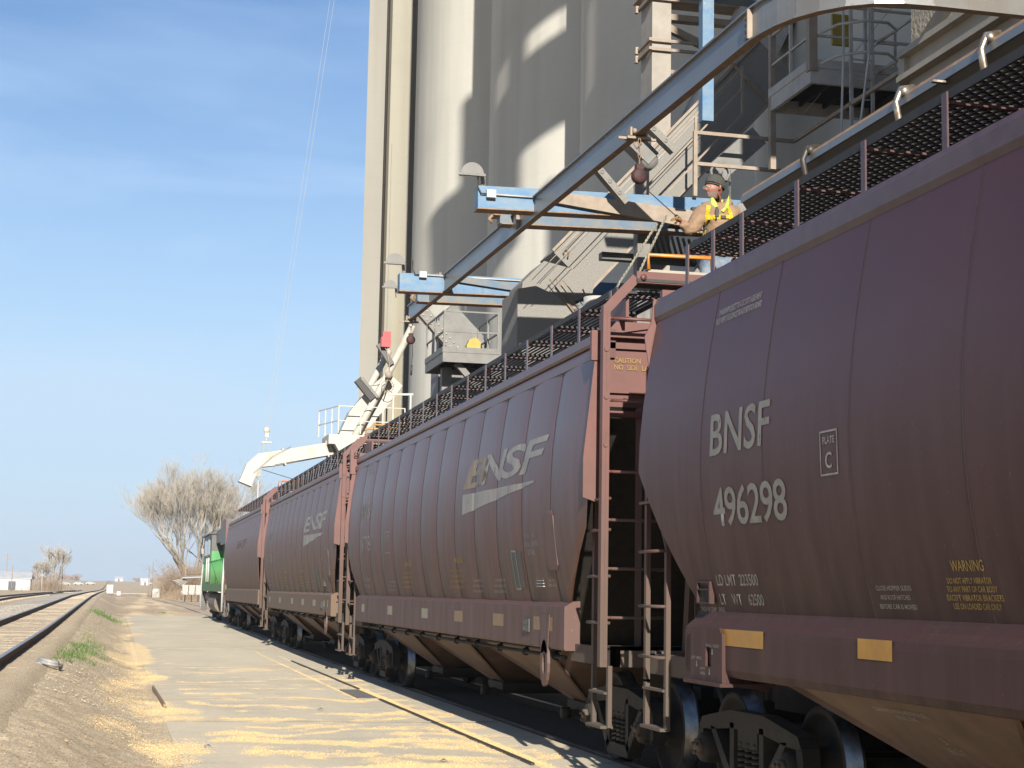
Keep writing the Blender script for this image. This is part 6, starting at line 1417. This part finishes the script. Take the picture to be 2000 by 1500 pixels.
# farm planter parked beyond the locomotive
fp = empty('farm_planter', (8.3, 170, hgt(8.3, 170)), 0, 'faded white row-crop planter with seed boxes parked left of the locomotive', 'farm implement')
mb = MB(); mb.bb((-1.6, -.1, .9), (3.0, .1, 1.1)); mb.bb((-1.6, .6, .9), (3.0, .8, 1.1)); mb.build('toolbar', 'machine', fp)
for k in range(7):
    mb = MB(); x = -1.5+.65*k; mb.prism([(x, -.5, .75), (x+.5, -.5, .75), (x+.55, -.5, 1.7), (x-.05, -.5, 1.7)], (0, .5, 0)); mb.lathe([(0, 0), (.3, 0), (.3, .08), (0, .08)], 12, 'X', (x+.2, -.3, .32), mi=1); mb.bar((x+.25, -.3, .4), (x+.25, .1, 1.0), .08, .08); mb.build('row_unit', ['machine', 'black'], fp)
mb = MB(); [mb.tube([(-1.7-.2*k, -.4, 1.6+.12*k), (-.9-.1*k, 0, 2.1+.05*k)], .05, 5) for k in range(5)]; mb.prism([(-1.6, -.6, 2.35), (1.8, -.6, 2.55), (1.8, .9, 2.75), (-1.2, .9, 2.5)], (0, 0, .09)); mb.build('marker_arms', 'machine', fp)

# ------------------------------------------------------------------ small things on the near ground
hs = empty('coiled_hose', (-.90, 27.0, hgt(-.90, 27.0)+.035), 0, 'loose coil of grey corrugated hose lying on the dirt bank', 'hose')
hs.rotation_euler = (0, .26, 0)
mb = MB(); pts = [(.17*math.cos(a)*(1+.08*math.sin(a*3)), .24*math.sin(a), .03+.018*a/3) for a in [i*.2 for i in range(60)]]; mb.tube(pts, [.026+.004*(i % 2) for i in range(60)], 8); mb.tube([(-.15, -.1, .02), (-.20, -.24, .02), (-.12, -.34, .03)], .026, 8); mb.build('coil', 'hose', hs)
# weeds: clumps of blades
rnd = random.Random(99); mb = MB()
for (cx, cy, w, l, n_, hh_) in ((-.72, 33, .30, 2.6, 520, .16), (-.55, 37.5, .34, 3.0, 620, .15), (-.35, 41.5, .22, 3.2, 260, .12), (-.85, 30.6, .22, 1.3, 260, .12), (-1.15, 35.5, .1, 2.5, 90, .16), (-.6, 47, .2, 5, 200, .10), (-.12, 75, .5, 4, 420, .24), (-.5, 78, .3, 3, 200, .3), (-1.05, 25.8, .1, .5, 60, .08), (3.0, 100, .3, .6, 120, .2)):
    for i in range(n_):
        x, y = rnd.gauss(cx, w*.7), rnd.gauss(cy, l*.4); z = hgt(x, y)+.01
        if fbm(x*3, y*1.2, 1.5) < -.10: continue
        h_ = hh_*.62*rnd.uniform(.25, 1.1); a = rnd.uniform(0, 6.28); wv = Vector((math.cos(a), math.sin(a), 0))*.005*(1+hh_*5); ln = Vector((rnd.gauss(0, .4), rnd.gauss(0, .4), 0))*h_
        p = Vector((x, y, z)); mb.add([p-wv, p+wv, p+ln*.4+Vector((0, 0, h_*.65))+wv*.8, p+ln+Vector((0, 0, h_))], [(0, 1, 2), (0, 2, 3)])
mb.build('weeds', 'grass', recalc=False); tag(bpy.data.objects['weeds'], 'patches of short green weeds on the dirt bank beside the slab', 'weeds', kind='stuff')
# dry leaves and husks
mb = MB(); rnd = random.Random(5)
for i in range(2600):
    y = 10+rnd.random()**1.5*60; x = rnd.uniform(-1.3, .8) if i % 5 else rnd.uniform(.8, 4.6)
    z = (hgt(x, y)+.03 if x < .74 else rise(y)-.004)+.01; a = rnd.uniform(0, 6.28); s_ = rnd.uniform(.006, .02) if x < .74 else rnd.uniform(.005, .014)
    u1 = Vector((math.cos(a), math.sin(a), rnd.gauss(0, .3)))*s_; u2 = Vector((-math.sin(a), math.cos(a), rnd.gauss(0, .5)))*s_*.5; p = Vector((x, y, z)); mb.add([p-u1, p-u2, p+u1, p+u2], [(0, 1, 2, 3)])
o = mb.build('dry_leaves', 'leaf', recalc=False); tag(o, 'scattered dry brown leaves and husks on the bank and slab', 'leaves', kind='stuff')
# loose stones of the ballast and the bank
mb = MB(); rnd = random.Random(31)
for i in range(11000):
    y = 22+rnd.random()**1.6*70; k_ = rnd.random()
    if k_ < .62: x = rnd.uniform(-5.3, -3.15); z = zl(y)-.165-.10*sm(-3.8, -5.4, x)
    elif k_ < .8: x = rnd.uniform(-2.85, -1.7); z = zl(y)-.155
    else: x = rnd.uniform(-1.45, .5); z = hgt(x, y)+.03
    s_ = rnd.uniform(.010, .032)*(1 if k_ < .62 else .6); q = [Vector((rnd.uniform(.6, 1.2)*a_*s_, rnd.uniform(.6, 1.2)*b2*s_, rnd.uniform(.5, 1)*c2*s_)) for a_, b2, c2 in ((1, 0, 0), (0, 1, 0), (-1, 0, 0), (0, -1, 0), (0, 0, 1))]
    p = Vector((x, y, z)); mb.add([p+v_ for v_ in q], [(0, 1, 4), (1, 2, 4), (2, 3, 4), (3, 0, 4)])
o = mb.build('loose_stones', 'stone', recalc=False); tag(o, 'loose ballast stones between and beside the empty tracks', 'stones', kind='stuff')
# corn kernels
mb = MB(); rnd = random.Random(17); cnt = 0; tries = 0
while cnt < 42000 and tries < 700000:
    tries += 1; y = 14.5+25*rnd.random()**1.7; x = rnd.uniform(-.9, 5.1); v = corn(x, y)
    if rnd.random() > (v-.30)*1.5: continue
    z = (hgt(x, y)+.03 if x < .74 else rise(y)-.010)+.004; s_ = rnd.uniform(.0045, .0065); a = rnd.uniform(0, 6.28); c, s2 = math.cos(a)*s_, math.sin(a)*s_
    p = Vector((x, y, z)); mb.add([p+Vector((c, s2, 0)), p+Vector((-s2*.7, c*.7, 0)), p+Vector((-c, -s2, 0)), p+Vector((s2*.7, -c*.7, 0)), p+Vector((0, 0, s_*.9))], [(0, 1, 4), (1, 2, 4), (2, 3, 4), (3, 0, 4)]); cnt += 1
o = mb.build('corn_kernels', 'kernel', recalc=False); tag(o, 'spilled yellow corn kernels scattered over the slab and along its left edge', 'corn', kind='stuff')
for i, (x, y, m_, lb) in enumerate(((1.08, 18.6, MT['blue'], 'scrap of blue plastic on the corn by the left slab edge'), (2.98, 24.2, MT['green'], 'small green scrap in the middle of the slab'), (3.35, 16.9, MT['green'], 'small green scrap low on the slab near the picture bottom'))):
    mb = MB(); mb.add([(-.05, 0, 0), (0, -.03, .02), (.05, .01, 0), (.01, .04, .03), (-.02, .05, .0)], [(0, 1, 3), (1, 2, 3), (0, 3, 4)]); o = mb.build('plastic_scrap', m_, loc=(x, y, rise(y)+.0)); tag(o, lb, 'litter', 'bits of litter on the slab')

# ------------------------------------------------------------------ air: faint haze between the near things and the plain
hz_ = MB().bb((-2600, -90, -3), (2600, 3000, 64)).build('haze', [bpy.data.materials.new('thin_haze')]); hz_['kind'] = 'stuff'; hz_['label'] = 'thin pale haze in the air over the plain'
m = hz_.data.materials[0]; m.use_nodes = True; n = m.node_tree; n.nodes.remove(n.nodes['Principled BSDF'])
v = n.nodes.new('ShaderNodeVolumePrincipled'); v.inputs['Color'].default_value = (.86, .90, .96, 1); v.inputs['Density'].default_value = 0.00022; v.inputs['Anisotropy'].default_value = 0.1
n.links.new(v.outputs[0], n.nodes['Material Output'].inputs['Volume'])
